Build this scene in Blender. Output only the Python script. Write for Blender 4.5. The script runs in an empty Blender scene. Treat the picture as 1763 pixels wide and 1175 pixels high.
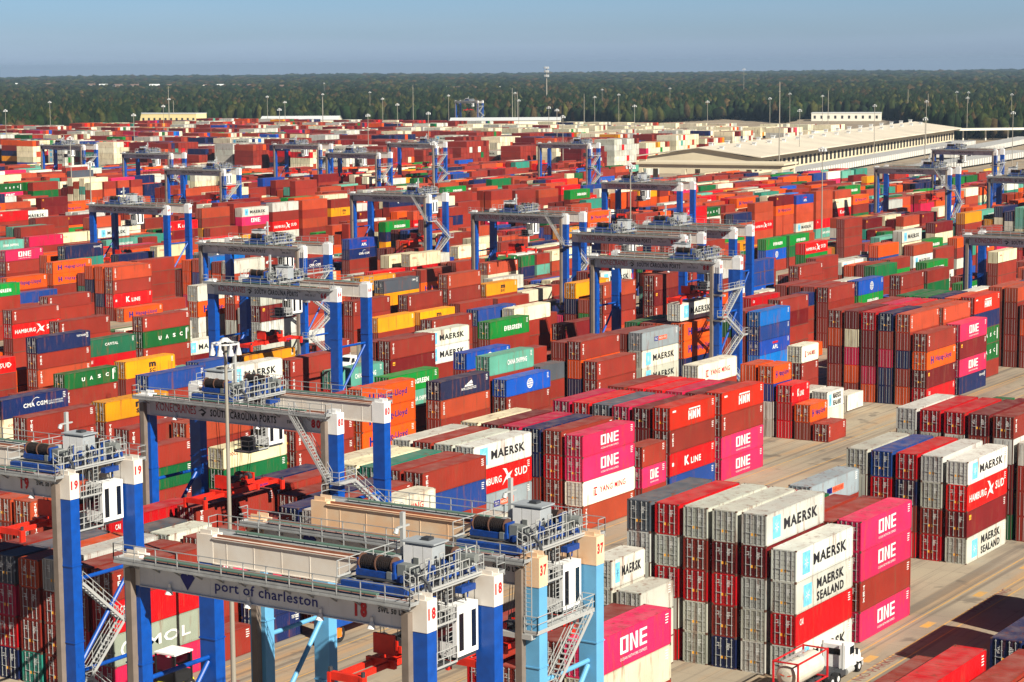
import bpy, bmesh, math, random, hashlib
import numpy as np
from mathutils import Vector, Matrix
from mathutils.bvhtree import BVHTree
R = math.radians
sc = bpy.context.scene
COL = sc.collection

# ------------------------------------------------------------------ camera
# world: x runs along the containers, y across them (to the left), z up
CAMZ = 54.25
PITCH, ROLL, YAW = 0.129085, -0.007374, 0.573319
cd = bpy.data.cameras.new('camera'); cam = bpy.data.objects.new('camera', cd); COL.objects.link(cam)
fw = Vector((math.cos(YAW), math.sin(YAW), 0)); rt = Vector((math.sin(YAW), -math.cos(YAW), 0)); up = Vector((0, 0, 1))
F = fw * math.cos(PITCH) - up * math.sin(PITCH); U = up * math.cos(PITCH) + fw * math.sin(PITCH)
RR = rt * math.cos(ROLL) + U * math.sin(ROLL); UU = U * math.cos(ROLL) - rt * math.sin(ROLL)
M = Matrix((RR, UU, -F)).transposed().to_4x4(); M.translation = Vector((0, 0, CAMZ))
cam.matrix_world = M
cd.sensor_width = 36; cd.lens = 36 * 3683.8 / 1763.0
cd.clip_start = 1; cd.clip_end = 60000
sc.camera = cam

# ------------------------------------------------------------------ sky and sun
SUN_EL, SUN_H = R(35), (-0.31, -0.95)
w = bpy.data.worlds.new('World'); sc.world = w; w.use_nodes = True
nt = w.node_tree; bg = nt.nodes['Background']
sky = nt.nodes.new('ShaderNodeTexSky'); sky.sky_type = 'NISHITA'; sky.sun_disc = False
sky.sun_elevation = SUN_EL
# Blender: rotation 0 puts the sun towards +Y, growing clockwise
sky.sun_rotation = math.atan2(SUN_H[0], SUN_H[1])
sky.altitude = 50; sky.air_density = 1.0; sky.dust_density = 0.6; sky.ozone_density = 3.0
hs = nt.nodes.new('ShaderNodeHueSaturation'); hs.inputs['Saturation'].default_value = 0.85
nt.links.new(sky.outputs[0], hs.inputs['Color'])
tint = nt.nodes.new('ShaderNodeMix'); tint.data_type = 'RGBA'; tint.blend_type = 'MULTIPLY'; tint.inputs[0].default_value = 1.0
# the air close to the horizon is pale, the dome above it a deeper blue
stc = nt.nodes.new('ShaderNodeTexCoord'); ssp = nt.nodes.new('ShaderNodeSeparateXYZ'); nt.links.new(stc.outputs['Generated'], ssp.inputs[0])
snz = nt.nodes.new('ShaderNodeTexNoise'); snz.inputs['Scale'].default_value = 5; snz.inputs['Detail'].default_value = 3
smp = nt.nodes.new('ShaderNodeMapping'); smp.inputs['Scale'].default_value = (1, 1, 12); nt.links.new(stc.outputs['Generated'], smp.inputs[0]); nt.links.new(smp.outputs[0], snz.inputs['Vector'])
sad = nt.nodes.new('ShaderNodeMath'); sad.operation = 'MULTIPLY_ADD'; sad.inputs[1].default_value = 0.03; nt.links.new(snz.outputs[0], sad.inputs[0]); nt.links.new(ssp.outputs[2], sad.inputs[2])
scr = nt.nodes.new('ShaderNodeValToRGB'); e = scr.color_ramp.elements
e[0].position = 0.0; e[0].color = (.68, .90, 1.50, 1); e[1].position = .32; e[1].color = (.10, .15, .28, 1)
q_ = e.new(.02); q_.color = (.70, .92, 1.44, 1); q_ = e.new(.03); q_.color = (.62, .84, 1.28, 1); q_ = e.new(.05); q_.color = (.54, .80, 1.24, 1); q_ = e.new(.10); q_.color = (.22, .32, .56, 1)
nt.links.new(sad.outputs[0], scr.inputs[0]); nt.links.new(scr.outputs[0], tint.inputs[7])
nt.links.new(hs.outputs[0], tint.inputs[6]); nt.links.new(tint.outputs[2], bg.inputs[0]); bg.inputs[1].default_value = 0.05
sd = bpy.data.lights.new('sun', 'SUN'); so = bpy.data.objects.new('sun', sd); COL.objects.link(so)
sd.energy = 5.0; sd.angle = R(0.53); sd.color = (1.0, 0.93, 0.80)
h = math.hypot(*SUN_H)
sv = Vector((SUN_H[0] / h * math.cos(SUN_EL), SUN_H[1] / h * math.cos(SUN_EL), math.sin(SUN_EL)))
so.rotation_euler = sv.to_track_quat('Z', 'Y').to_euler()
sc.view_settings.view_transform = 'Standard'; sc.view_settings.look = 'None'
sc.view_settings.exposure = 0.92; sc.view_settings.gamma = 1.0
sc.cycles.max_bounces = 4; sc.cycles.diffuse_bounces = 2; sc.cycles.glossy_bounces = 2
sc.cycles.volume_bounces = 0; sc.cycles.transparent_max_bounces = 4

# ------------------------------------------------------------------ helpers
def lin(c):
    c = c / 255.0
    return c / 12.92 if c <= 0.04045 else ((c + 0.055) / 1.055) ** 2.4
def rgb(r, g, b): return (lin(r), lin(g), lin(b), 1.0)

MATS = {}
def mat(name, col, rough=0.6, metal=0.0, noise=0.0, scale=0.5, spec=0.4, dirt=None, bump=0.0):
    if name in MATS: return MATS[name]
    m = bpy.data.materials.new(name); m.use_nodes = True; MATS[name] = m
    n = m.node_tree; b = n.nodes['Principled BSDF']
    b.inputs['Base Color'].default_value = col; b.inputs['Roughness'].default_value = rough
    b.inputs['Metallic'].default_value = metal; b.inputs['Specular IOR Level'].default_value = spec
    if noise:
        tc = n.nodes.new('ShaderNodeTexCoord'); nz = n.nodes.new('ShaderNodeTexNoise')
        nz.inputs['Scale'].default_value = scale; nz.inputs['Detail'].default_value = 6
        rp = n.nodes.new('ShaderNodeMapRange'); rp.inputs[1].default_value = 0.3; rp.inputs[2].default_value = 0.75
        mx = n.nodes.new('ShaderNodeMix'); mx.data_type = 'RGBA'
        d = dirt or tuple(c * (1 - noise) for c in col[:3]) + (1,)
        mx.inputs[6].default_value = col; mx.inputs[7].default_value = d
        n.links.new(tc.outputs['Object'], nz.inputs['Vector']); n.links.new(nz.outputs[0], rp.inputs[0])
        rp.inputs[4].default_value = noise if dirt else 1.0
        n.links.new(rp.outputs[0], mx.inputs[0]); n.links.new(mx.outputs[2], b.inputs['Base Color'])
    return m

def paint_material(name, attr):
    """container paint: base colour from the object or the face colour, faded, rust-streaked and scuffed"""
    m = bpy.data.materials.new(name); m.use_nodes = True; n = m.node_tree; L = n.links
    b = n.nodes['Principled BSDF']; b.inputs['Roughness'].default_value = 0.55; b.inputs['Specular IOR Level'].default_value = 0.3
    if attr:
        a = n.nodes.new('ShaderNodeAttribute'); a.attribute_name = 'Col'; colout = a.outputs['Color']
        rnd = a.outputs['Alpha']
    else:
        a = n.nodes.new('ShaderNodeObjectInfo'); colout = a.outputs['Color']; rnd = a.outputs['Random']
    geo = n.nodes.new('ShaderNodeNewGeometry')
    # broad fading
    n1 = n.nodes.new('ShaderNodeTexNoise'); n1.inputs['Scale'].default_value = 0.28; n1.inputs['Detail'].default_value = 4
    L.new(geo.outputs['Position'], n1.inputs['Vector'])
    r1 = n.nodes.new('ShaderNodeMapRange'); r1.inputs[1].default_value = 0.3; r1.inputs[2].default_value = 0.7
    r1.inputs[3].default_value = 0.86; r1.inputs[4].default_value = 1.12; L.new(n1.outputs[0], r1.inputs[0])
    hsv = n.nodes.new('ShaderNodeHueSaturation'); hsv.inputs['Saturation'].default_value = 1.02; L.new(colout, hsv.inputs['Color']); L.new(r1.outputs[0], hsv.inputs['Value'])
    # roofs are dusty
    sep = n.nodes.new('ShaderNodeSeparateXYZ'); L.new(geo.outputs['Normal'], sep.inputs[0])
    n2 = n.nodes.new('ShaderNodeTexNoise'); n2.inputs['Scale'].default_value = 0.7; n2.inputs['Detail'].default_value = 5
    L.new(geo.outputs['Position'], n2.inputs['Vector'])
    r2 = n.nodes.new('ShaderNodeMapRange'); r2.inputs[1].default_value = 0.35; r2.inputs[2].default_value = 0.75
    r2.inputs[3].default_value = 0.06; r2.inputs[4].default_value = 0.40; L.new(n2.outputs[0], r2.inputs[0])
    mu = n.nodes.new('ShaderNodeMath'); mu.operation = 'MULTIPLY'; mu.use_clamp = True
    L.new(sep.outputs[2], mu.inputs[0]); L.new(r2.outputs[0], mu.inputs[1])
    mxd = n.nodes.new('ShaderNodeMix'); mxd.data_type = 'RGBA'; mxd.inputs[7].default_value = rgb(150, 128, 118)
    L.new(mu.outputs[0], mxd.inputs[0]); L.new(hsv.outputs[0], mxd.inputs[6])
    # vertical rust streaks
    mp = n.nodes.new('ShaderNodeMapping'); mp.inputs['Scale'].default_value = (1.6, 1.6, 0.22)
    L.new(geo.outputs['Position'], mp.inputs['Vector'])
    n3 = n.nodes.new('ShaderNodeTexNoise'); n3.inputs['Scale'].default_value = 1.0; n3.inputs['Detail'].default_value = 7
    n3.inputs['Roughness'].default_value = 0.65; L.new(mp.outputs[0], n3.inputs['Vector'])
    r3 = n.nodes.new('ShaderNodeMapRange'); r3.inputs[1].default_value = 0.54; r3.inputs[2].default_value = 0.72
    r3.inputs[4].default_value = 0.85; L.new(n3.outputs[0], r3.inputs[0])
    mxr = n.nodes.new('ShaderNodeMix'); mxr.data_type = 'RGBA'; mxr.inputs[7].default_value = rgb(110, 60, 40)
    L.new(r3.outputs[0], mxr.inputs[0]); L.new(mxd.outputs[2], mxr.inputs[6])
    L.new(mxr.outputs[2], b.inputs['Base Color'])
    rr = n.nodes.new('ShaderNodeMapRange'); rr.inputs[3].default_value = 0.42; rr.inputs[4].default_value = 0.75
    L.new(n2.outputs[0], rr.inputs[0]); L.new(rr.outputs[0], b.inputs['Roughness'])
    return m
PAINT = paint_material('container_paint', False)
PAINTV = paint_material('container_paint_far', True)

class MB:
    """collects quads, boxes, tubes; build() links them as ONE mesh object"""
    def __init__(s): s.v = []; s.f = []; s.m = []
    def poly(s, pts, mi=0):
        k = len(s.v); s.v.extend([tuple(p) for p in pts]); s.f.append(tuple(range(k, k + len(pts)))); s.m.append(mi)
    def add(s, vs, fs, mi=0):
        k = len(s.v); s.v.extend(vs); s.f.extend([tuple(i + k for i in f) for f in fs]); s.m.extend([mi] * len(fs))
    def box(s, x0, x1, y0, y1, z0, z1, mi=0):
        s.add([(x0, y0, z0), (x1, y0, z0), (x1, y1, z0), (x0, y1, z0), (x0, y0, z1), (x1, y0, z1), (x1, y1, z1), (x0, y1, z1)],
              [(0, 3, 2, 1), (4, 5, 6, 7), (0, 1, 5, 4), (1, 2, 6, 5), (2, 3, 7, 6), (3, 0, 4, 7)], mi)
    def tube(s, a, b, r, n=6, mi=0, cap=True, r2=None):
        a = Vector(a); b = Vector(b); d = (b - a)
        if d.length < 1e-6: return
        d.normalize(); t = Vector((0, 0, 1)) if abs(d.z) < 0.9 else Vector((1, 0, 0))
        e1 = d.cross(t).normalized(); e2 = d.cross(e1); r2 = r if r2 is None else r2
        vs = []
        for c, q in ((a, r), (b, r2)):
            for i in range(n):
                an = 2 * math.pi * (i + 0.5) / n; vs.append(tuple(c + (e1 * math.cos(an) + e2 * math.sin(an)) * q))
        fs = [(i, i + n, (i + 1) % n + n, (i + 1) % n) for i in range(n)]
        if cap: fs += [tuple(range(n)), tuple(range(2 * n - 1, n - 1, -1))]
        s.add(vs, fs, mi)
    def bar(s, a, b, wx, wz, mi=0):
        """rectangular bar from a to b"""
        a = Vector(a); b = Vector(b); d = (b - a).normalized(); t = Vector((0, 0, 1)) if abs(d.z) < 0.95 else Vector((1, 0, 0))
        e1 = d.cross(t).normalized() * wx / 2; e2 = d.cross(e1).normalized() * wz / 2
        vs = [tuple(c + p) for c in (a, b) for p in (e1 + e2, e1 - e2, -e1 - e2, -e1 + e2)]
        s.add(vs, [(0, 1, 2, 3), (7, 6, 5, 4), (0, 4, 5, 1), (1, 5, 6, 2), (2, 6, 7, 3), (3, 7, 4, 0)], mi)
    def mesh(s, name, mats, smooth=False):
        me = bpy.data.meshes.new(name); me.from_pydata(s.v, [], s.f)
        for m in mats: me.materials.append(m)
        if len(mats) > 1: me.polygons.foreach_set('material_index', s.m)
        if smooth: me.polygons.foreach_set('use_smooth', [True] * len(me.polygons))
        me.update(); return me
    def build(s, name, mats, parent=None, loc=None, smooth=False):
        if not isinstance(mats, (list, tuple)): mats = [mats]
        return link(s.mesh(name, mats, smooth), name, parent, loc)

def link(me, name, parent=None, loc=None, rz=0.0):
    o = bpy.data.objects.new(name, me); COL.objects.link(o)
    if parent: o.parent = parent
    if loc: o.location = loc
    if rz: o.rotation_euler = (0, 0, rz)
    return o
def tag(o, label, cat, group=None):
    o['label'] = label; o['category'] = cat
    if group: o['group'] = group
    return o
def thing(name, label, cat, loc=(0, 0, 0), rz=0.0, group=None):
    o = bpy.data.objects.new(name, None); o.empty_display_size = 1; COL.objects.link(o)
    o.location = loc; o.rotation_euler = (0, 0, rz); tag(o, label, cat, group); return o
def structure(o, kind='structure'): o['kind'] = kind; return o
KIDS = {}
def copy_tree(o, parent=None):
    c = o.copy(); COL.objects.link(c); c.parent = parent
    for ch in o.children: copy_tree(ch, c)
    return c

# text geometry, cached: list of verts (x,z) in a unit box and faces
TXT = {}
def text_mesh(s, bold=0.0, res=2):
    key = (s, bold, res)
    if key in TXT: return TXT[key]
    cu = bpy.data.curves.new('t', 'FONT'); cu.body = s; cu.size = 1; cu.resolution_u = res; cu.offset = bold; cu.fill_mode = 'FRONT'; cu.space_character = 1.0 + bold * 5
    ob = bpy.data.objects.new('t', cu); COL.objects.link(ob)
    dg = bpy.context.evaluated_depsgraph_get(); dg.update()
    me = bpy.data.meshes.new_from_object(ob.evaluated_get(dg))
    vs = [(v.co.x, v.co.y) for v in me.vertices]; fs = [tuple(p.vertices) for p in me.polygons]
    bpy.data.objects.remove(ob); bpy.data.curves.remove(cu); bpy.data.meshes.remove(me)
    x0 = min(v[0] for v in vs); x1 = max(v[0] for v in vs); y0 = min(v[1] for v in vs); y1 = max(v[1] for v in vs)
    vs = [((v[0] - x0) / (x1 - x0), (v[1] - y0) / (y1 - y0)) for v in vs]
    TXT[key] = (vs, fs); return TXT[key]
def strokes(polys):
    vs = []; fs = []
    for p in polys:
        k = len(vs); vs += p; fs.append(tuple(range(k, k + len(p))))
    return vs, fs
def rect(x0, x1, z0, z1): return [(x0, z0), (x1, z0), (x1, z1), (x0, z1)]
def glyph_one():
    t = 0.075
    P = [rect(0, .09, 0, 1), rect(.21, .30, 0, 1), rect(.09, .21, 0, .15), rect(.09, .21, .85, 1),
         rect(.36, .45, 0, 1), rect(.57, .66, 0, 1), [(.45, 1), (.45, .72), (.57, 0), (.57, .28)],
         rect(.72, .81, 0, 1), rect(.81, 1, 0, .15), rect(.81, 1, .42, .57), rect(.81, 1, .85, 1)]
    return strokes(P)
def glyph_star():
    P = []
    for i in range(7):
        a = 2 * math.pi * i / 7 + math.pi / 2; p = a + .22; q = a - .22
        P.append([(.5, .5), (.5 + .2 * math.cos(q), .5 + .2 * math.sin(q)), (.5 + .5 * math.cos(a), .5 + .5 * math.sin(a)), (.5 + .2 * math.cos(p), .5 + .2 * math.sin(p))])
    return strokes(P)
def glyph_ring(a0=0, a1=360, r0=.36, r1=.5, n=14):
    P = []
    for i in range(n):
        s = R(a0 + (a1 - a0) * i / n); e = R(a0 + (a1 - a0) * (i + 1) / n)
        P.append([(.5 + r0 * math.cos(s), .5 + r0 * math.sin(s)), (.5 + r1 * math.cos(s), .5 + r1 * math.sin(s)), (.5 + r1 * math.cos(e), .5 + r1 * math.sin(e)), (.5 + r0 * math.cos(e), .5 + r0 * math.sin(e))])
    return strokes(P)
def glyph_globe():
    v, f = glyph_ring(r0=.42, r1=.5)
    P = [rect(.1, .9, .46, .54), rect(.46, .54, .08, .92), rect(.2, .8, .25, .32), rect(.2, .8, .68, .75), rect(.27, .33, .15, .85), rect(.67, .73, .15, .85)]
    v2, f2 = strokes(P); k = len(v)
    return v + v2, f + [tuple(i + k for i in q) for q in f2]
def glyph_bird():
    return strokes([[(0, 0), (.25, .35), (.45, .55), (.2, .9), (.05, 1), (.4, .95), (.62, .6), (.5, .4)], [(.5, .4), (.62, .6), (1, .75), (.75, .45)], [(.5, .4), (.75, .45), (.95, .1), (.45, .3), (.25, .35)]])
WHT, BLK, NVY, REDC, YEL, LBL, ORG = range(7)
LOGOCOL = [rgb(225, 225, 220), rgb(28, 28, 34), rgb(25, 30, 120), rgb(190, 25, 35), rgb(240, 170, 40), rgb(110, 190, 225), rgb(235, 95, 60)]
LOGOM = [mat('lettering_%s' % n, c, 0.6, noise=.35, scale=2.2) for n, c in zip(['white', 'black', 'navy', 'red', 'yellow', 'pale_blue', 'orange'], LOGOCOL)]
# code: (colour name, rgb, elements (glyph, x0, x1, z0, z1, colour index), lettering words)
def T(s, *a, b=0.02): return (('t', s, b),) + a
G1, GS, GR, GG, GB = ('g', 'one'), ('g', 'star'), ('g', 'ring'), ('g', 'globe'), ('g', 'bird')
BOX = ('b',)
MINI = [T('TRITON', .0, .0, .0, .0, WHT)]
KINDS = {
 'r': ('brick red', (128, 42, 31), [('v', 'TEX', .05, .085, .25, .85, WHT)], ''),
 'd': ('dark maroon', (98, 18, 20), [(BOX, .05, .10, .66, .84, YEL), (BOX, .055, .095, .70, .76, BLK)], ''),
 's': ('faded orange-red', (160, 64, 40), [('v', 'TRITON', .05, .08, .2, .88, WHT)], ''),
 'R': ('bright red', (180, 12, 20), [T('CAI', .07, .13, .62, .82, WHT)], ''),
 'o': ('plain orange', (196, 70, 18), [], ''),
 'O': ('orange', (212, 78, 14), [(('g', 'hl'), .13, .23, .28, .72, NVY), T('Hapag-Lloyd', .30, .84, .30, .68, NVY)], 'Hapag-Lloyd'),
 'M': ('light grey', (196, 196, 184), [(BOX, .11, .24, .16, .86, LBL), (GS, .13, .22, .26, .76, WHT), T('MAERSK', .30, .88, .32, .68, BLK, b=.035)], 'MAERSK'),
 'S': ('light grey', (190, 190, 180), [(BOX, .13, .27, .14, .82, LBL), (GS, .15, .25, .22, .72, WHT), T('MAERSK', .36, .84, .52, .84, BLK, b=.035), T('SEALAND', .36, .84, .12, .42, BLK, b=.035)], 'MAERSK SEALAND'),
 'm': ('plain grey', (180, 180, 170), [], ''),
 'G': ('slate grey', (74, 80, 88), [T('CMA', .8, .9, .7, .85, WHT)], ''),
 'N': ('pale grey', (138, 148, 152), [(BOX, .34, .44, .40, .64, NVY), T('P&O', .355, .425, .44, .60, WHT), (BOX, .45, .68, .40, .64, ORG), T('NEDLLOYD', .465, .665, .47, .58, WHT)], 'P&O NEDLLOYD'),
 'w': ('cream', (212, 202, 172), [], ''),
 'Q': ('cream', (206, 196, 160), [T('OOCL', .08, .22, .58, .74, REDC)], 'OOCL'),
 'W': ('cream', (222, 216, 196), [(('g', 'ym'), .20, .27, .30, .66, REDC), T('YANG MING', .32, .82, .36, .62, REDC, b=.012)], 'YANG MING'),
 'P': ('pink', (200, 44, 84), [(G1, .34, .68, .34, .80, WHT), T('OCEAN NETWORK EXPRESS', .34, .68, .16, .24, WHT, b=0)], 'ONE'),
 'p': ('magenta pink', (176, 30, 66), [], ''),
 'H': ('bright red', (200, 24, 22), [T('HAMBURG', .05, .47, .32, .60, WHT), (GB, .48, .66, .16, .84, WHT), T('SUD', .70, .92, .38, .70, WHT)], 'HAMBURG SUD'),
 'K': ('red', (192, 20, 24), [T('K', .32, .42, .30, .72, WHT, b=.04), T('LINE', .46, .68, .30, .58, WHT, b=.03), (BOX, .05, .09, .42, .58, WHT)], 'K LINE'),
 'b': ('navy blue', (18, 30, 70), [T('TEXTAINER', .74, .92, .70, .82, WHT)], ''),
 'B': ('mid blue', (28, 58, 120), [], ''),
 'a': ('sky blue', (20, 104, 180), [], ''),
 'C': ('navy blue', (14, 32, 80), [T('CMA CGM', .32, .68, .40, .62, WHT, b=.03), (('g', 'arc1'), .44, .60, .20, .86, WHT), T('ECO CONTAINER', .70, .92, .50, .58, WHT, b=0), T('BAMBOO FLOORING', .70, .92, .38, .46, WHT, b=0)], 'CMA CGM'),
 'A': ('royal blue', (24, 58, 138), [T('APL', .42, .60, .26, .54, WHT, b=.04), (BOX, .42, .60, .64, .78, REDC)], 'APL'),
 'c': ('bright blue', (0, 68, 160), [(GG, .46, .60, .22, .80, WHT)], 'with a white globe'),
 'E': ('bright green', (0, 118, 40), [T('EVERGREEN', .36, .80, .34, .62, WHT, b=.05)], 'EVERGREEN'),
 'g': ('green', (10, 90, 46), [], ''),
 'U': ('green', (12, 86, 36), [T('U', .32, .38, .38, .62, WHT, b=.04), T('A', .47, .53, .40, .64, WHT, b=.04), T('S', .62, .68, .42, .66, WHT, b=.04), T('C', .77, .83, .44, .68, WHT, b=.04), (BOX, .90, .925, .2, .86, WHT)], 'UASC'),
 't': ('teal', (44, 124, 106), [], ''),
 'T': ('sea green', (86, 150, 132), [T('CHINA SHIPPING', .40, .84, .38, .64, WHT, b=.03)], 'CHINA SHIPPING'),
 'Y': ('yellow', (212, 138, 28), [T('m', .47, .61, .48, .76, BLK, b=.05), T('SC', .48, .60, .18, .40, BLK, b=.04)], 'MSC'),
 'y': ('yellow', (208, 134, 30), [], ''),
 'L': ('grey-green', (140, 146, 128), [(GR, .06, .24, .2, .74, WHT), (BOX, .12, .18, .32, .62, ORG), T('MOL', .34, .80, .28, .62, WHT)], 'MOL'),
 'X': ('orange-red', (186, 42, 24), [T('HMM', .40, .66, .26, .66, WHT, b=.06), (BOX, .41, .66, .70, .76, WHT), (BOX, .06, .13, .76, .84, WHT)], 'HMM'),
 'V': ('dark navy', (32, 36, 68), [T('NYK LOGISTICS', .42, .72, .28, .42, WHT), (('g', 'ship'), .48, .66, .46, .78, WHT)], 'NYK LOGISTICS'),
 'F': ('dark green', (24, 84, 58), [T('CAPITAL', .38, .64, .56, .72, WHT)], 'CAPITAL'),
 'z': ('blue-framed white', (30, 50, 130), [], ''), 'Z': ('red-framed grey', (190, 20, 30), [], ''),
}
SYM = {'one': glyph_one(), 'star': glyph_star(), 'ring': glyph_ring(), 'globe': glyph_globe(), 'bird': glyph_bird(),
       'hl': strokes([rect(0, .3, 0, 1), rect(.3, .7, .4, .6), [(.7, 0), (1, .1), (1, .9), (.7, 1)]]),
       'ym': strokes([rect(0, 1, .8, 1), rect(0, .2, 0, .75), rect(.4, .6, 0, .75), rect(.6, 1, 0, .2)]),
       'arc1': glyph_ring(60, 200, .46, .5, 8), 'ship': strokes([[(0, 0), (1, 0), (.9, .3), (.1, .3)], [(.2, .35), (.95, .45), (.8, 1)]])}
def logo_geom(code, L, H, simple=False):
    """flat letter faces of one long side: (verts (x,z), faces, colour indices), x from 0..L"""
    V = []; Fc = []; Ci = []
    for e in KINDS[code][2]:
        if e[0] == 'v':       # vertical writing
            if simple: continue
            s = e[1]; n = len(s)
            for i, ch in enumerate(s):
                vs, fs = text_mesh(ch, .04); z1 = e[5] - (e[5] - e[4]) * i / n; z0 = z1 - (e[5] - e[4]) / n * .8
                k = len(V); V += [((e[2] + (e[3] - e[2]) * a) * L, (z0 + (z1 - z0) * c) * H) for a, c in vs]
                Fc += [tuple(i2 + k for i2 in f) for f in fs]; Ci += [e[6]] * len(fs)
            continue
        g, x0, x1, z0, z1, ci = e
        if x1 <= x0: continue
        if g[0] == 't':
            if simple and z1 - z0 < .15: continue
            vs, fs = text_mesh(g[1], g[2], 1 if simple else 2)
        elif g[0] == 'g': vs, fs = SYM[g[1]]
        else: vs, fs = strokes([rect(0, 1, 0, 1)])
        k = len(V); V += [((x0 + (x1 - x0) * a) * L, (z0 + (z1 - z0) * c) * H) for a, c in vs]
        Fc += [tuple(i2 + k for i2 in f) for f in fs]; Ci += [ci] * len(fs)
    return V, Fc, Ci

LEN = {40: 12.192, 20: 6.058}; WID = 2.438; STD, HC = 2.591, 2.896
RUST = mat('rusty_steel', rgb(92, 62, 48), 0.8, noise=.5, scale=3, dirt=rgb(60, 42, 36))
GALV = mat('galvanised_steel', rgb(178, 180, 178), 0.45, metal=0.3)
RUBBER = mat('black_rubber', rgb(24, 24, 26), 0.85)
BODYM, FRAMEM, DOORM, BARM = {}, {}, {}, {}
def body_mesh(L, H, code):
    key = (L, round(H, 2), code)
    if key in BODYM: return BODYM[key]
    l = LEN[L]; mb = MB(); hx = l / 2; hy = WID / 2
    x0, x1 = -hx + .12, hx - .12; z0, z1 = .16, H - .10; n = int(round((x1 - x0) / .28)); p = (x1 - x0) / n; dp = .04
    for sy in (-1, 1):
        yo = sy * (hy - .012); yi = sy * (hy - .012 - dp)
        for i in range(n):
            a = x0 + p * i; xs = [a, a + p * .34, a + p * .5, a + p * .84, a + p]; ys = [yo, yo, yi, yi, yo]
            for j in range(4):
                q = [(xs[j], ys[j], z0), (xs[j + 1], ys[j + 1], z0), (xs[j + 1], ys[j + 1], z1), (xs[j], ys[j], z1)]
                mb.poly(q if sy < 0 else q[::-1])
    nr = n // 2; pr = (x1 - x0) / nr; zt = H - .03
    for i in range(nr):
        a = x0 + pr * i; xs = [a, a + pr * .6, a + pr * .7, a + pr * .9, a + pr]; zs = [zt, zt, zt - .02, zt - .02, zt]
        for j in range(4):
            mb.poly([(xs[j], -hy + .1, zs[j]), (xs[j + 1], -hy + .1, zs[j + 1]), (xs[j + 1], hy - .1, zs[j + 1]), (xs[j], hy - .1, zs[j])])
    ne = 8; pe = (WID - .3) / ne          # closed front end
    for i in range(ne):
        a = -hy + .15 + pe * i; ys = [a, a + pe * .34, a + pe * .5, a + pe * .84, a + pe]; xs2 = [hx - .02, hx - .02, hx - .06, hx - .06, hx - .02]
        for j in range(4):
            mb.poly([(xs2[j], ys[j], z0), (xs2[j + 1], ys[j + 1], z0), (xs2[j + 1], ys[j + 1], z1), (xs2[j], ys[j], z1)])
    mb.box(x0, x1, -hy + .08, hy - .08, .10, .18)
    V, Fc, Ci = logo_geom(code, l, H)
    used = sorted(set(Ci))
    for f, c in zip(Fc, Ci):
        mb.poly([(V[i][0] - hx, -hy - .003, V[i][1]) for i in f], 1 + used.index(c))
    k0 = len(mb.f)
    # small identification marks near the far top corner
    if 1 not in [0]:
        pass
    idm = LOGOM[WHT]
    mats = [PAINT] + [LOGOM[c] for c in used] + [idm]
    mi = len(mats) - 1
    rs = random.Random(hash(key) & 0xffff)
    for j in range(4):
        zz = H * .86 - j * .22; mb.poly([(hx - .95, -hy - .003, zz), (hx - .95 + rs.uniform(.35, .6), -hy - .003, zz), (hx - .95 + .45, -hy - .003, zz + .09), (hx - .95, -hy - .003, zz + .09)], mi)
    BODYM[key] = mb.mesh('body', mats); return BODYM[key]
def frame_mesh(L, H):
    key = (L, round(H, 2))
    if key in FRAMEM: return FRAMEM[key]
    l = LEN[L]; mb = MB(); hx = l / 2; hy = WID / 2
    for sx in (-1, 1):
        for sy in (-1, 1):
            a, b = sorted((sx * hx, sx * (hx - .15))); c, d = sorted((sy * hy, sy * (hy - .12)))
            mb.box(a, b, c, d, .12, H - .12)
            a2, b2 = sorted((sx * (hx + .004), sx * (hx - .178))); c2, d2 = sorted((sy * (hy + .004), sy * (hy - .162)))
            mb.box(a2, b2, c2, d2, 0, .118, 1); mb.box(a2, b2, c2, d2, H - .118, H, 1)
        a, b = sorted((sx * (hx - .004), sx * (hx - .12))); mb.box(a, b, -hy + .165, hy - .165, .0, .15); mb.box(a, b, -hy + .165, hy - .165, H - .13, H - .012)
    for sy in (-1, 1):
        c, d = sorted((sy * (hy - .006), sy * (hy - .1))); mb.box(-hx + .18, hx - .18, c, d, .02, .158); mb.box(-hx + .18, hx - .18, c, d, H - .098, H - .022)
    FRAMEM[key] = mb.mesh('frame', [PAINT, RUST]); return FRAMEM[key]
def door_mesh(H, bars):
    """left or right door leaf, hinged at y=+-; local y from 0 (centre) to w; x=0 is the outer face"""
    key = (round(H, 2), bars)
    if key in DOORM: return DOORM[key]
    w = WID / 2 - .13; mb = MB(); z0, z1 = .16, H - .14
    mb.box(.03, .08, .01, w, z0, z1)
    for i in range(6):
        zz = z0 + (z1 - z0) * (i + .12) / 6; zt = z0 + (z1 - z0) * (i + .86) / 6
        mb.box(.005, .028, .06, w - .06, zz, zt)
    for k in range(4): mb.box(-.01, .05, w - .02, w + .03, z0 + .2 + k * .62, z0 + .42 + k * .62)
    rs = random.Random(int(H * 100))
    for k in range(5):
        zz = z1 - .5 - .13 * k; mb.box(.001, .004, w * .30, w * .30 + rs.uniform(.18, .42), zz, zz + .06, 1)
    mb.box(.001, .004, .1, .34, z0 + .7, z0 + .95, 2)
    if bars: bar_parts(mb, H, w, 3)
    DOORM[key] = mb.mesh('door', [PAINT, LOGOM[WHT], LOGOM[YEL], GALV]); return DOORM[key]
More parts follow.
